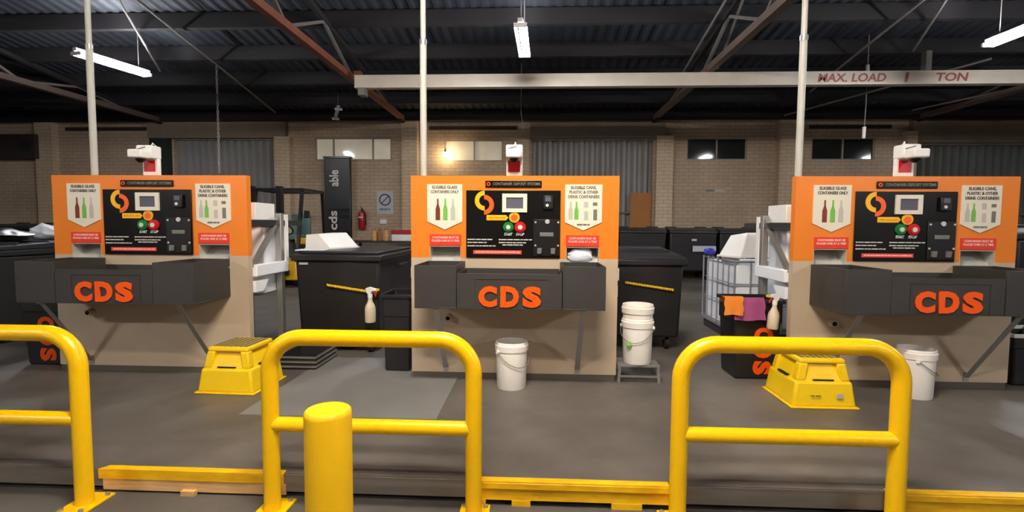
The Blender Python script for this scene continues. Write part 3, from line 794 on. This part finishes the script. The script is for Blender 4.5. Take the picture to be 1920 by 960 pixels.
# ------------------------------------------------------------------ black CDS side bins
def side_bin(loc, w, d, h, label, letters, rz=0.0):
    t = empty('waste_bin', loc, label, 'bin', 'black bins beside the kiosks', rz)
    mb = MB(); k = 0.86; th = 0.012
    a, b = w / 2, d / 2
    mb.hexa([(-a * k, -b * k, 0), (a * k, -b * k, 0), (a * k, b * k, 0), (-a * k, b * k, 0), (-a, -b, h), (a, -b, h), (a, b, h), (-a, b, h)])
    # hollow top
    bm = mb.bm; bm.faces.ensure_lookup_table()
    top = [f for f in bm.faces if all(abs(v.co.z - h) < 1e-6 for v in f.verts)]
    r = bmesh.ops.inset_region(bm, faces=top, thickness=th)
    ex = bmesh.ops.extrude_face_region(bm, geom=top)
    vs = [g_ for g_ in ex['geom'] if isinstance(g_, bmesh.types.BMVert)]
    bmesh.ops.translate(bm, verts=vs, vec=(0, 0, -h * 0.3))
    bmesh.ops.delete(bm, geom=top, context='FACES_ONLY')
    mb.build('body', m_bin, t, bevel=0.02, seg=3)
    rm = MB(); e = 0.014
    rm.box(-a - e, a + e, -b - e, -b + 0.004, h - 0.03, h); rm.box(-a - e, a + e, b - 0.004, b + e, h - 0.03, h)
    rm.box(-a - e, -a + 0.004, -b + 0.004, b - 0.004, h - 0.03, h); rm.box(a - 0.004, a + e, -b + 0.004, b - 0.004, h - 0.03, h)
    rm.build('rim', m_bin, t, bevel=0.004)
    if letters:
        zc, ln, xo = letters
        dy = b * k + (b - b * k) * (zc / h)
        tilt = math.atan((b - b * k) / h)
        cds_letters(t, m_cds, (xo, -dy - 0.003, zc), 0.115, 0.15, 0.024, 0.002, Matrix.Rotation(tilt, 4, 'X') @ Matrix.Rotation(PI / 2, 4, 'X') @ Matrix.Rotation(-PI / 2, 4, 'Z'))
    return t
side_bin((1.972, 0.285, 0), 0.385, 0.36, 0.655, 'black bin with orange letters reading downwards, cloths over its rim', (0.235, 0.415, 0.05))
side_bin((-4.08, 0.285, 0), 0.385, 0.36, 0.655, 'black bin with orange letters half behind a barrier, beside the end kiosk', (0.235, 0.415, 0.03))
side_bin((-0.985, 0.32, 0), 0.25, 0.40, 0.66, 'plain black bin tucked against the middle kiosk, no letters', None)
bR = side_bin((4.12, 0.25, 0), 0.42, 0.38, 0.42, 'black bin with pale rim peeping out past the last kiosk', None)
for ch in children(bR):
    if ch.name.startswith('rim'): ch.data = ch.data.copy(); ch.data.materials.clear(); ch.data.materials.append(m_white)

# cloths over the lettered bin's rim
def cloth(x0, x1, ya, zt, zb, m, name, label, seed):
    rnd = random.Random(seed); n, k = 14, 10; vs, fs = [], []
    prof = [(ya + 0.10, zt - 0.05), (ya + 0.03, zt + 0.004), (ya - 0.005, zt + 0.004), (ya - 0.016, zt - 0.01)] + [(ya - 0.018 - 0.002 * j, zt - 0.01 - (zt - 0.01 - zb) * j / k) for j in range(1, k + 1)]
    P_ = len(prof)
    for side in (0, 0.004):
        for i in range(n + 1):
            u = i / n
            for j, (y_, z_) in enumerate(prof):
                wob = 0.006 * math.sin(u * 11 + seed) * max(0, j - 3) / k
                vs.append((x0 + (x1 - x0) * u + 0.004 * math.sin(j + seed), y_ - wob - side, z_ + side * (1 if j < 4 else 0) + 0.004 * math.sin(u * 7 + seed) * (j == P_ - 1)))
    N = (n + 1) * P_
    for i in range(n):
        for j in range(P_ - 1):
            a = i * P_ + j
            fs.append((a, a + 1, a + P_ + 1, a + P_)); fs.append((N + a, N + a + P_, N + a + P_ + 1, N + a + 1))
    for i in range(n):
        for j in (0, P_ - 1):
            a = i * P_ + j; fs.append((a, a + P_, N + a + P_, N + a))
    for j in range(P_ - 1):
        for i in (0, n):
            a = i * P_ + j; fs.append((a, a + 1, N + a + 1, N + a))
    o = MB().add(vs, fs).build(name, m, None, smooth=True)
    return tag(o, label, 'cloth', 'cleaning cloths')
cloth(1.755, 2.0, 0.086, 0.667, 0.50, m_purple, 'cleaning_cloth', 'purple cleaning cloth hung over the rim of the lettered black bin', 2)
cloth(1.675, 1.82, 0.062, 0.68, 0.545, m_ocloth, 'cleaning_cloth', 'orange cleaning cloth hung over the bin rim beside the purple one', 5)

# spray bottles
def make_spray():
    t = empty('spray_bottle', (0, 0, 0), 'x', 'spray bottle', 'trigger spray bottles')
    MB().lathe([(0, 0), (0.038, 0.002), (0.042, 0.012), (0.042, 0.11), (0.036, 0.135), (0.02, 0.165), (0.016, 0.185), (0.016, 0.2), (0, 0.2)], 24).build('bottle', m_liquid, t, smooth=True)
    MB().lathe([(0.019, 0.195), (0.019, 0.222), (0.012, 0.228), (0, 0.228)], 16).build('collar', m_white, t, smooth=True)
    MB().prism_y([(-0.05, 0.25), (-0.052, 0.268), (0.0, 0.282), (0.034, 0.272), (0.026, 0.235), (0.012, 0.222), (-0.012, 0.222), (-0.014, 0.248)], -0.013, 0.013).build('spray_head', m_white, t, bevel=0.004)
    tag(MB().prism_y([(-0.075, 0.252), (-0.075, 0.266), (-0.05, 0.27), (-0.05, 0.248)], -0.01, 0.01).build('nozzle', m_rope, t, bevel=0.002), 'yellow nozzle')
    tag(MB().prism_y([(-0.05, 0.205), (-0.042, 0.205), (-0.024, 0.25), (-0.04, 0.25)], -0.006, 0.006).build('trigger', m_redb, t, bevel=0.002), 'red trigger')
    return t
sp = make_spray(); sp.location = (2.05, 0.035, 0.435); sp.rotation_euler = (0, math.radians(4), math.radians(8)); sp['label'] = 'spray bottle hanging by its trigger on the lettered black bin'
sp2 = copies(sp, (-1.36, 0.585, 0.33), 'spray bottle hanging from the yellow rope on the big bin under the hood', rz=PI)
sp2.scale = (1.18, 1.18, 1.18)

# ------------------------------------------------------------------ big wheeled bulk bins
def twist(mb, a, b, r):
    a, b = Vector(a), Vector(b); n = 60; d = (b - a).normalized(); u = d.cross(Vector((0, 1, 0))).normalized(); v = d.cross(u)
    for ph in (0, PI):
        mb.tube([a + (b - a) * i / n + (u * math.cos(ph + i * 0.9) + v * math.sin(ph + i * 0.9)) * r * 0.5 for i in range(n + 1)], r * 0.6, 6)
def bulk_bin(x0, x1, y0, y1, h, label, rope=None, lid='flat', group='black wheeled bulk bins'):
    cx, cy = (x0 + x1) / 2, (y0 + y1) / 2; w, d = x1 - x0, y1 - y0
    t = empty('bulk_bin', (cx, cy, 0), label, 'bin', group)
    k = 0.94; a, b = w / 2, d / 2; z0 = 0.13
    bd = MB().hexa([(-a * k, -b * k, z0), (a * k, -b * k, z0), (a * k, b * k, z0), (-a * k, b * k, z0), (-a, -b, h - 0.05), (a, -b, h - 0.05), (a, b, h - 0.05), (-a, b, h - 0.05)]).build('body', m_bin, t, bevel=0.03, seg=3)
    e = 0.03
    MB().box(-a - e, a + e, -b - e, b + e, h - 0.06, h).build('rim', m_bin, t, bevel=0.012)
    if lid == 'flat':
        MB().prism_x([(-b - 0.02, h + 0.002), (b + 0.02, h + 0.002), (b + 0.02, h + 0.075), (b - 0.15, h + 0.085), (-b + 0.25, h + 0.04), (-b + 0.02, h + 0.022)], -a - 0.02, a + 0.02).build('lid', m_binblue, t, bevel=0.008)
        rb = MB()
        for yy in (-b * 0.35, b * 0.1): rb.box(-a * 0.9, a * 0.9, yy - 0.012, yy + 0.012, h + 0.03, h + 0.075 + 0.0)
        rb.build('lid_rib', m_binblue, t, bevel=0.004)
    for sx in (-1, 1):
        MB().box(sx * (a + 0.03), sx * (a + 0.075), -0.12, 0.12, h - 0.16, h - 0.12).build('handle', m_bin, t, bevel=0.006) if sx * 1 else None
        for sy in (-1, 1):
            c = MB().tube([(sx * (a * k - 0.1) - 0.02, sy * (b * k - 0.1), 0.065), (sx * (a * k - 0.1) + 0.02, sy * (b * k - 0.1), 0.065)], 0.065, 20).build('caster', m_rubber, t, smooth=True)
            MB().box(sx * (a * k - 0.1) - 0.028, sx * (a * k - 0.1) + 0.028, sy * (b * k - 0.1) - 0.03, sy * (b * k - 0.1) + 0.03, 0.1, z0 + 0.005).build('caster_fork', m_alu, c)
    if rope:
        mb = MB(); (ux, uz), (vx, vz) = rope
        twist(mb, (ux - cx, -b - 0.008, uz), (vx - cx, -b - 0.008, vz), 0.013)
        tag(mb.build('rope_handle', m_rope, t, smooth=True), 'yellow twisted rope')
        ub, vb = MB(), MB()
    return t
L_ = bulk_bin(-2.10, -1.29, 0.65, 1.95, 0.955, 'big black wheeled bin under the white chute hood, yellow rope on its front', rope=((-1.79, 0.668), (-1.315, 0.60)), lid='none')
MB().box(-0.78 / 2, 0.78 / 2, -0.6, 0.6, 0.956, 0.985).build('lid', m_binblue, L_, bevel=0.01)
MB().box(-0.355, -0.275, -0.668, -0.655, 0.86, 0.88).build('label_plate', m_sign, L_)
bulk_bin(0.80, 1.63, 1.0, 2.2, 0.915, 'big black wheeled bin behind the stacked buckets, yellow rope on its front', rope=((1.06, 0.685), (1.53, 0.615)))
bulk_bin(-5.95, -5.05, 0.4, 1.9, 0.965, 'big black wheeled bin past the end kiosk, a black bag on its lid')
bulk_bin(4.55, 5.6, 0.8, 2.0, 1.2, 'tall black wheeled bin at the far end past the last kiosk')
# bag and paper on the end bin
def lump(name, c, rx, ry, rz, m, label, cat, seed):
    bm = bmesh.new(); bmesh.ops.create_icosphere(bm, subdivisions=3, radius=1.0)
    rnd = random.Random(seed); ph = [rnd.uniform(0, 6) for _ in range(6)]
    for v in bm.verts:
        d = 1 + (0.12 if seed != 12 else 0.05) * math.sin(4 * v.co.x + ph[0]) * math.sin(5 * v.co.y + ph[1]) + 0.07 * math.sin(9 * v.co.z + ph[2] + 6 * v.co.x)
        z = max(v.co.z, -0.75)
        v.co = Vector((v.co.x * d * rx, v.co.y * d * ry, (z + 0.75) * rz * d))
    mb = MB(); mb.bm.free(); mb.bm = bm
    o = mb.build(name, m, None, smooth=True); o.location = c
    return tag(o, label, cat)
lump('rubbish_bag', (-5.45, 1.0, 1.04), 0.25, 0.3, 0.08, m_bag, 'black rubbish bag slumped on the bin past the end kiosk', 'bag', 4)
lump('paper_heap', (-5.5, 1.62, 1.055), 0.2, 0.14, 0.09, m_paper, 'crumpled white paper on the bin past the end kiosk', 'paper', 9)

# chute hoods feeding the bin and the tank
def hood(c, rz, label):
    t = empty('chute_hood', c, label, 'hood', 'white chute hoods', rz)
    MB().hexa([(-0.27, -0.22, 0), (0.27, -0.22, 0), (0.27, 0.22, 0), (-0.27, 0.22, 0), (-0.25, -0.12, 0.15), (0.10, -0.18, 0.14), (0.16, 0.20, 0.16), (-0.25, 0.2, 0.16)]).build('cover', m_white, t, bevel=0.012)
    MB().box(-0.28, 0.28, -0.23, 0.23, -0.0, 0.012).build('flange', m_white, t)
    return t
wh = empty('chute_hood', (-1.99, 1.25, 0.986), 'white wedge-shaped chute hood lying on the big black bin', 'hood', 'white chute hoods')
mb = MB().hexa([(-0.17, -0.25, 0.012), (0.09, -0.25, 0.012), (0.20, 0.25, 0.012), (-0.12, 0.25, 0.012), (-0.16, -0.25, 0.148), (-0.03, -0.25, 0.158), (0.07, 0.25, 0.163), (-0.08, 0.25, 0.163)])
mb.build('cover', m_white, wh, bevel=0.006)
MB().hexa([(-0.175, -0.255, 0.0), (0.10, -0.255, 0.0), (0.21, 0.255, 0.0), (-0.125, 0.255, 0.0), (-0.175, -0.255, 0.014), (0.10, -0.255, 0.014), (0.21, 0.255, 0.014), (-0.125, 0.255, 0.014)]).build('flange', m_white, wh)
MB_ = MB().box(-0.13, 0.13, -0.10, 0.10, 0, 0.008)
o = MB_.build('plastic_sheet', m_paper, None); o.location = (-2.0, 0.80, 0.988); o.rotation_euler = (0, math.radians(0), 0.15); tag(o, 'flat white sheet lying on the corner of the big black bin', 'sheet')
# shelf boxes on the machine frames
bx = empty('carton', (-2.337, 0.42, 1.276), 'white carton on the frame shelf beside the kiosk by the forklift', 'box', 'cartons on the frame shelves')
MB().box(-0.11, 0.09, -0.16, 0.16, 0, 0.15).build('box_body', m_white, bx, bevel=0.004)
MB().box(-0.03, 0.03, -0.162, 0.162, 0.1495, 0.152).build('tape', m_card, bx)
MB().box(-0.10, 0.0, -0.163, -0.16, 0.02, 0.13).build('label_sheet', m_card, bx)
bx2 = copies(bx, (2.337, 0.42, 1.276), 'white carton on the frame shelf above the caged tank')
# IBC cage
IX0, IX1, IY0, IY1, IZ = 2.28, 3.28, 1.42, 2.42, 0.885
ib = empty('caged_tank', ((IX0 + IX1) / 2, (IY0 + IY1) / 2, 0), 'white bulk tank in a tube cage behind the cloths', 'tank')
hx, hy = (IX1 - IX0) / 2, (IY1 - IY0) / 2
MB().openbox(-hx + 0.03, hx - 0.03, -hy + 0.03, hy - 0.03, 0.14, 0.84, 0.02).build('tank', m_ibc, ib, bevel=0.03)
MB().box(-hx, hx, -hy, hy, 0.10, 0.135).build('pallet_deck', m_cage, ib, bevel=0.004)
for sx in (-0.42, 0, 0.42): MB().box(sx - 0.06, sx + 0.06, -hy, hy, 0, 0.10).build('pallet_runner', m_dgrey, ib)
for z in (0.16, 0.40, 0.63, IZ - 0.015):
    MB().tube([(-hx, -hy, z), (hx, -hy, z), (hx, hy, z), (-hx, hy, z)], 0.008 if z < 0.8 else 0.014, 8, closed=True).build('cage_hoop', m_cage, ib, smooth=True)
for i in range(7):
    u = -1 + 2 * i / 6
    for p, q in (((u * hx, -hy), 0), ((u * hx, hy), 0), ((-hx, u * hy), 1), ((hx, u * hy), 1)):
        if q and i in (0, 6): continue
        MB().tube([(p[0], p[1], 0.13), (p[0], p[1], IZ)], 0.009, 8).build('cage_tube', m_cage, ib, smooth=True)
h2 = hood((2.50, 1.72, 0.905), math.radians(-160), 'white chute hood leaning over the caged tank')
h2.scale = (0.8, 0.8, 1.7)
MB().box(-0.14, 0.14, -0.3, -0.26, -0.22, 0.0).build('side_skirt', m_beige, h2)
lump('blue_glove', (2.33, 2.36, 0.893), 0.07, 0.05, 0.045, m_blue, 'small blue glove on the rim of the caged tank', 'glove', 3)
# ribbed crate on the floor behind the barrier
cr = empty('plastic_crate', (-1.86, 0.36, 0), 'low dark ribbed crate on the floor under the big bin', 'crate', None, math.radians(0))
mb = MB().openbox(-0.17, 0.17, -0.22, 0.22, 0.0, 0.115, 0.012); mb.build('crate_body', m_dgrey, cr, bevel=0.004)
for z in (0.02, 0.06, 0.10):
    rb = MB(); rb.box(-0.18, 0.18, -0.23, -0.22, z, z + 0.014); rb.box(0.17, 0.18, -0.22, 0.23, z, z + 0.014); rb.box(-0.18, -0.17, -0.22, 0.23, z, z + 0.014)
    rb.build('rib', m_mgrey, cr)

# ================================================================== BACKGROUND
bb = None
def back_bin(x, label):
    global bb
    if bb is None:
        t = empty('wheelie_bin', (0, 0, 0), label, 'bin', 'row of black bins along the back wall')
        MB().hexa([(-0.5, -0.42, 0.2), (0.5, -0.42, 0.2), (0.5, 0.42, 0.2), (-0.5, 0.42, 0.2), (-0.53, -0.5, 1.08), (0.53, -0.5, 1.08), (0.53, 0.5, 1.08), (-0.53, 0.5, 1.08)]).build('body', m_bin, t, bevel=0.03)
        MB().prism_x([(-0.53, 1.07), (0.53, 1.07), (0.53, 1.16), (0.2, 1.2), (-0.3, 1.19), (-0.53, 1.13)], -0.54, 0.54).build('lid', m_binblue, t, bevel=0.02)
        for sx in (-0.35, 0.35):
            MB().box(sx - 0.12, sx + 0.12, 0.1, 0.25, 1.19, 1.225).build('lid_grip', m_bin, t, bevel=0.01)
            for sy in (-0.3, 0.3): MB().tube([(sx - 0.03, sy, 0.1), (sx + 0.03, sy, 0.1)], 0.1, 16).build('caster', m_rubber, t, smooth=True)
        for sx in (-0.35, 0.35): MB().box(sx - 0.04, sx + 0.04, -0.36, 0.36, 0.1, 0.21).build('caster_plate', m_dgrey, t)
        bb = t
    else: t = copies(bb, (0, 0, 0), label)
    t.location = (x, 8.2, 0); return t
back_bin(1.50, 'black bin by the wall nearest the plywood board, mostly behind the middle kiosk')
back_bin(2.62, 'black bin by the wall, second along from the plywood board')
lbb = back_bin(3.76, 'black bin by the wall with a pale label on its front')
back_bin(4.88, 'black bin by the wall behind the caged tank')
MB().box(-0.02, 0.50, -0.53, -0.505, 0.66, 0.79).build('label_plate', m_sign, lbb)
MB().box(-0.05, 0.06, -0.54, -0.52, 0.9, 0.95).build('sticker', m_sign, lbb)
# plywood board
tag(MB().box(2.58, 3.12, WY + 0.0 - 0.03, WY - 0.0, 0.0, 2.08).build('plywood_board', m_ply), 'upright brown plywood board leaning at the roller door', 'board')
# tall black wrap banner on the wall
bn = empty('banner', (-4.96, 8.95, 0), 'tall black banner with white sideways lettering below the pale window', 'banner')
MB().prism_x([(0, 0), (0.1, 0), (0.1, 2.93), (0, 2.96)], -0.36, 0.33).build('banner_sheet', m_charcoal, bn, bevel=0.02)
tx = text('lettering', 'able', 0.33, m_btn, bn, (-0.09, -0.006, 2.42), rot=(PI / 2, 0, 0), width=0.42, bold=0.008)
tx.matrix_basis = Matrix.Translation((-0.09, -0.006, 2.42)) @ Matrix.Rotation(PI / 2, 4, 'X') @ Matrix.Rotation(PI / 2, 4, 'Z')
tx = text('lettering', 'cds', 0.3, m_btn, bn, (-0.13, -0.006, 1.33), rot=(PI / 2, 0, 0), width=0.5, bold=0.008)
tx.matrix_basis = Matrix.Translation((-0.13, -0.006, 1.33)) @ Matrix.Rotation(PI / 2, 4, 'X') @ Matrix.Rotation(PI / 2, 4, 'Z')
MB().box(-0.38, 0.35, -0.02, 0.13, 2.93, 2.98).build('top_bar', m_black, bn, bevel=0.01)
# fire extinguisher and its bracket
fe = empty('fire_extinguisher', (-4.39, WY - 0.10, 1.1), 'red fire extinguisher hung on the brick wall under the pale window', 'fire extinguisher')
MB().lathe([(0, 0), (0.085, 0.0), (0.095, 0.02), (0.095, 0.38), (0.075, 0.45), (0.03, 0.48), (0, 0.48)], 24).build('cylinder', m_feRed, fe, smooth=True)
MB().box(-0.02, 0.02, -0.03, 0.03, 0.48, 0.54).build('valve', m_dgrey, fe)
MB().bar((0, 0.03, 0.54), (0, -0.1, 0.57), 0.025, 0.015).build('lever', m_dgrey, fe)
MB().tube([(0.03, -0.02, 0.5), (0.1, -0.06, 0.45), (0.12, -0.06, 0.25), (0.11, -0.06, 0.1)], 0.012, 8).build('hose', m_rubber, fe, smooth=True)
MB().box(-0.06, 0.06, -0.099, -0.093, 0.30, 0.33).build('label_band', m_btn, fe)
MB().box(-0.08, 0.08, 0.09, 0.1, 0.1, 0.4).build('wall_bracket', m_dgrey, fe)
# no-parking style sign
sg = empty('wall_sign', (-3.80, WY - 0.012, 1.5), 'pale rectangular sign with a barred circle on the brick wall', 'sign')
MB().box(-0.22, 0.22, 0, 0.01, 0, 0.61).build('sign_plate', m_sign, sg, bevel=0.003)
MB().tube(arc_pts(0, 0.38, 0.14, 0, 2 * PI, 28, -0.004)[:-1], 0.018, 6, closed=True).build('ring', m_signd, sg, smooth=True)
MB().bar((-0.1, -0.004, 0.28), (0.1, -0.004, 0.48), 0.006, 0.028).build('slash', m_signd, sg)
t = MB(); rows(t, -0.15, 0.15, 0.13, 0.05, 0.0, 8, 0.02); t.build('print', m_signd, sg)
MB().box(-3.93, -3.76, WY - 0.05, WY, 1.25, 1.36).build('switch_box', m_white)
tag(bpy.data.objects['switch_box'], 'small white switch box on the wall below the sign', 'switch')
# tape scraps
for i, (a, b) in enumerate([(4.5, 4.7), (4.73, 4.95)]):
    tag(MB().box(a, b, WY - 0.004, WY, 2.12, 2.17).build('notice_scrap', m_sign if i else m_mgrey), ('pale' if i else 'faded grey') + ' scrap of notice left stuck on the brick wall', 'notice', 'scraps on the brick wall')
# wall bulb
bl = empty('wall_lamp', (-2.16, WY - 0.25, 3.03), 'glaring warm bulb at the corner of the wall window', 'lamp')
MB().lathe([(0, -0.07), (0.04, -0.055), (0.06, -0.02), (0.055, 0.02), (0.025, 0.06), (0, 0.065)], 16).build('bulb', m_bulb, bl, smooth=True)
MB().lathe([(0.028, 0.055), (0.03, 0.11), (0, 0.115)], 14).build('socket', m_dgrey, bl, smooth=True)
MB().tube([(0, 0, 0.11), (0, 0.0, 0.16), (0, 0.25, 0.16)], 0.01, 8).build('arm', m_dgrey, bl, smooth=True)
# air conditioner box on the far wall
ac = empty('air_conditioner', (-14.05, WY - 0.30, 2.92), 'dark boxed air conditioner on the wall beyond the end kiosk', 'air conditioner')
MB().box(-0.95, 0.98, 0, 0.295, 0, 0.64).build('case', m_lintdark, ac, bevel=0.01)
MB().disc_y(0.72, 0.33, 0.16, -0.015, 0, 20).build('fan_grille', m_dgrey, ac)
# forklift
fk = empty('forklift', (-4.95, 6.4, 0), 'parked forklift with dark overhead guard and yellow body near the banner', 'forklift')
MB().prism_x([(-0.85, 0.14), (0.85, 0.14), (0.85, 0.5), (-0.85, 0.5)], -0.62, 0.5).build('chassis', m_fork, fk, bevel=0.03)
MB().prism_x([(0.25, 0.5), (0.9, 0.5), (0.95, 0.9), (0.3, 0.9)], -0.4, 0.45).build('counterweight', m_dgrey, fk, bevel=0.03)
MB().box(0.2, 0.45, -0.3, -0.2, 0.82, 0.95).build('fender', m_fork, fk, bevel=0.03)
gd = MB()
for x in (-0.5, 0.45):
    gd.bar((x, 0.6, 0.85), (x, 0.5, 1.92), 0.06, 0.06); gd.bar((x, -0.75, 0.45), (x, -0.45, 1.92), 0.06, 0.06); gd.bar((x, 0.53, 1.92), (x, -0.5, 1.92), 0.06, 0.06)
gd.bar((-0.5, -0.45, 1.92), (0.45, -0.45, 1.92), 0.06, 0.06); gd.bar((-0.5, 0.5, 1.92), (0.45, 0.5, 1.92), 0.06, 0.06)
for i in range(5): gd.bar((-0.34 + i * 0.16, -0.45, 1.92), (-0.34 + i * 0.16, 0.5, 1.92), 0.03, 0.03)
gd.build('overhead_guard', m_black, fk)
MB().box(-0.22, 0.2, 0.0, 0.45, 0.9, 1.02).build('seat', m_teal, fk, bevel=0.03)
MB().box(-0.22, 0.2, 0.4, 0.52, 1.0, 1.45).build('backrest', m_teal, fk, bevel=0.04)
MB().tube(arc_pts(0, 0, 0.16, 0, 2 * PI, 20, 0)[:-1], 0.015, 8, closed=True).build('steering_wheel', m_black, fk, smooth=True)
bpy.data.objects['steering_wheel'].location = (-0.02, -0.25, 1.12); bpy.data.objects['steering_wheel'].rotation_euler = (math.radians(50), 0, 0)
MB().bar((-0.02, -0.22, 1.1), (-0.02, -0.45, 0.5), 0.05, 0.05).build('steering_column', m_black, fk)
for sx, sy, r in ((-0.46, -0.55, 0.28), (0.46, -0.55, 0.28), (-0.42, 0.62, 0.22), (0.42, 0.62, 0.22)):
    MB().tube([(sx - 0.08, sy, r), (sx + 0.08, sy, r)], r, 24).build('wheel', m_rubber, fk, smooth=True)
for x in (-0.3, 0.25):
    MB().box(x - 0.05, x + 0.05, -1.02, -0.9, 0.05, 1.95).build('mast_rail', m_black, fk)
    MB().box(x - 0.06, x + 0.06, -2.0, -0.98, 0.05, 0.09).build('fork_tine', m_dgrey, fk)
MB().box(-0.45, 0.4, -1.0, -0.93, 0.25, 0.35).build('carriage', m_black, fk)
for s in (0.55,):
    MB().box(0.5, 0.6, -0.5, -0.46, 1.35, 1.5).build('mirror', m_black, fk)
# things on a bench by the wall, seen over the big bin
bt = empty('workbench', (-3.4, 8.5, 0), 'low dark bench by the brick wall, hidden but for what stands on it', 'bench')
MB().box(-1.0, 0.95, -0.3, 0.3, 0.78, 0.83).build('bench_top', m_dgrey, bt)
for sx in (-0.92, 0.87):
    for sy in (-0.25, 0.25): MB().box(sx - 0.03, sx + 0.03, sy - 0.03, sy + 0.03, 0, 0.78).build('leg', m_dgrey, bt)
for i, (x, h) in enumerate([(-3.86, 0.26), (-3.72, 0.28), (-3.55, 0.27)]):
    b_ = empty('jar', (x, 8.45, 0.83), ['brown jar on the bench nearest the extinguisher', 'brown jar on the bench in the middle of three', 'brown jar on the bench nearest the red and white crate'][i], 'jar', 'brown jars on the bench')
    MB().lathe([(0, 0), (0.06, 0), (0.065, 0.02), (0.065, h * 0.7), (0.04, h * 0.85), (0.04, h), (0, h)], 18).build('vessel', m_wood if i % 2 == 0 else m_ply, b_, smooth=True)
    MB().lathe([(0, h), (0.045, h), (0.045, h + 0.03), (0, h + 0.03)], 18).build('lid', m_ply, b_, smooth=True)
ck = empty('cool_box', (-3.12, 8.45, 0.83), 'red and white box on the bench against the middle kiosk', 'box')
MB().box(-0.26, 0.26, -0.15, 0.15, 0, 0.16).build('box_body', m_white, ck, bevel=0.01)
tag(MB().box(-0.27, 0.27, -0.16, 0.16, 0.16, 0.27).build('lid', m_feRed, ck, bevel=0.01), 'red lid')
for x, lb in ((-12.6, 'dark bin against the far wall past the end kiosk, outer one'), (-11.4, 'dark bin against the far wall past the end kiosk, next to the post')):
    c = copies(bb, (x, 8.2, 0), lb)
lump('white_lump', (0.53, 0.055, 0.955), 0.10, 0.045, 0.062, m_paper, 'rippled white lump in the steel chute of the middle kiosk', 'bag', 12)  # rippled white lump filling part of one chute opening
# hoist beam with lettering
hb = empty('hoist_beam', (0, 5.0, 3.64), 'cream hoist beam lettered with its load limit under the roof trusses', 'beam')
mb = MB(); x0, x1 = -3.05, 14.0
mb.box(x0, x1, -0.07, 0.07, 0, 0.016); mb.box(x0, x1, -0.07, 0.07, 0.204, 0.22); mb.box(x0, x1, -0.055, -0.045, 0.016, 0.204)
mb.build('beam', m_beam, hb)
text('lettering', 'MAX. LOAD', 0.19, m_beamred, hb, (5.46, -0.0575, 0.108), width=1.12, bold=0.005, shear=0.15)
text('lettering', '1', 0.19, m_beamred, hb, (6.35, -0.0575, 0.108), bold=0.014, shear=0.15)
text('lettering', 'TON', 0.19, m_beamred, hb, (7.08, -0.0575, 0.108), width=0.52, bold=0.005, shear=0.15)
for x in (-3.0, 3.12, 9.5): MB().box(x - 0.06, x + 0.06, -0.05, 0.05, 0.22, 0.30).build('hanger', m_rust, hb)
MB().box(6.66, 6.75, -0.06, 0.06, 0.22, 0.55).build('hanger_plate', m_trussg, hb)
MB().box(-2.98, -2.86, -0.09, 0.09, -0.13, -0.0).build('end_stop', m_mgrey, hb)
# hanging chain and cords
ch = empty('hanging_chain', (-6.35, 6.2, 0), 'thin chain hanging from the roof behind the end kiosk', 'chain')
z = roofz(6.2) + 0.09
i = 0
while z > 2.3:
    pts = [(0.018 * math.cos(a) * (1 if i % 2 else 0), 0.018 * math.cos(a) * (0 if i % 2 else 1), z - 0.05 + 0.05 * math.sin(a)) for a in [2 * PI * q / 10 for q in range(10)]]
    MB().tube(pts, 0.006, 6, closed=True).build('chain_link', m_alu, ch, smooth=True)
    z -= 0.085; i += 1
cd = empty('drop_cable', (6.0, 5.4, 0), 'cord with a plug hanging by the lettering of the hoist beam', 'cord')
MB().tube([(0, 0, roofz(5.4) + 0.11), (0.0, 0, 3.4), (-0.01, 0, 3.0)], 0.008, 8).build('cable', m_mgrey, cd, smooth=True)
MB().tube([(-0.01, 0, 3.02), (-0.012, 0, 2.82)], [0.03, 0.026], 12).build('plug', m_white, cd, smooth=True)
MB().tube([(0, 0, 4.1), (0, 0, 3.95)], 0.03, 12).build('connector', m_sign, cd, smooth=True)
cd2 = empty('pull_cable', (-0.15, 6.4, 0), 'thin cord hanging behind the hoist beam below the middle lamp', 'cord')
MB().tube([(0, 0, roofz(6.4) + 0.11), (0.0, 0, 3.5), (0.04, 0, 3.28)], 0.007, 8).build('cable', m_mgrey, cd2, smooth=True)
MB().tube([(0.04, 0, 3.29), (0.045, 0, 3.18)], 0.018, 10).build('toggle', m_trussg, cd2, smooth=True)
# unlit lamp
ul = batten((-4.6, 8.05, 3.85), 1.2, m_off, True, 'unlit lamp under the roof near the pale window', n=1, rz=math.radians(115), drop=0.43)
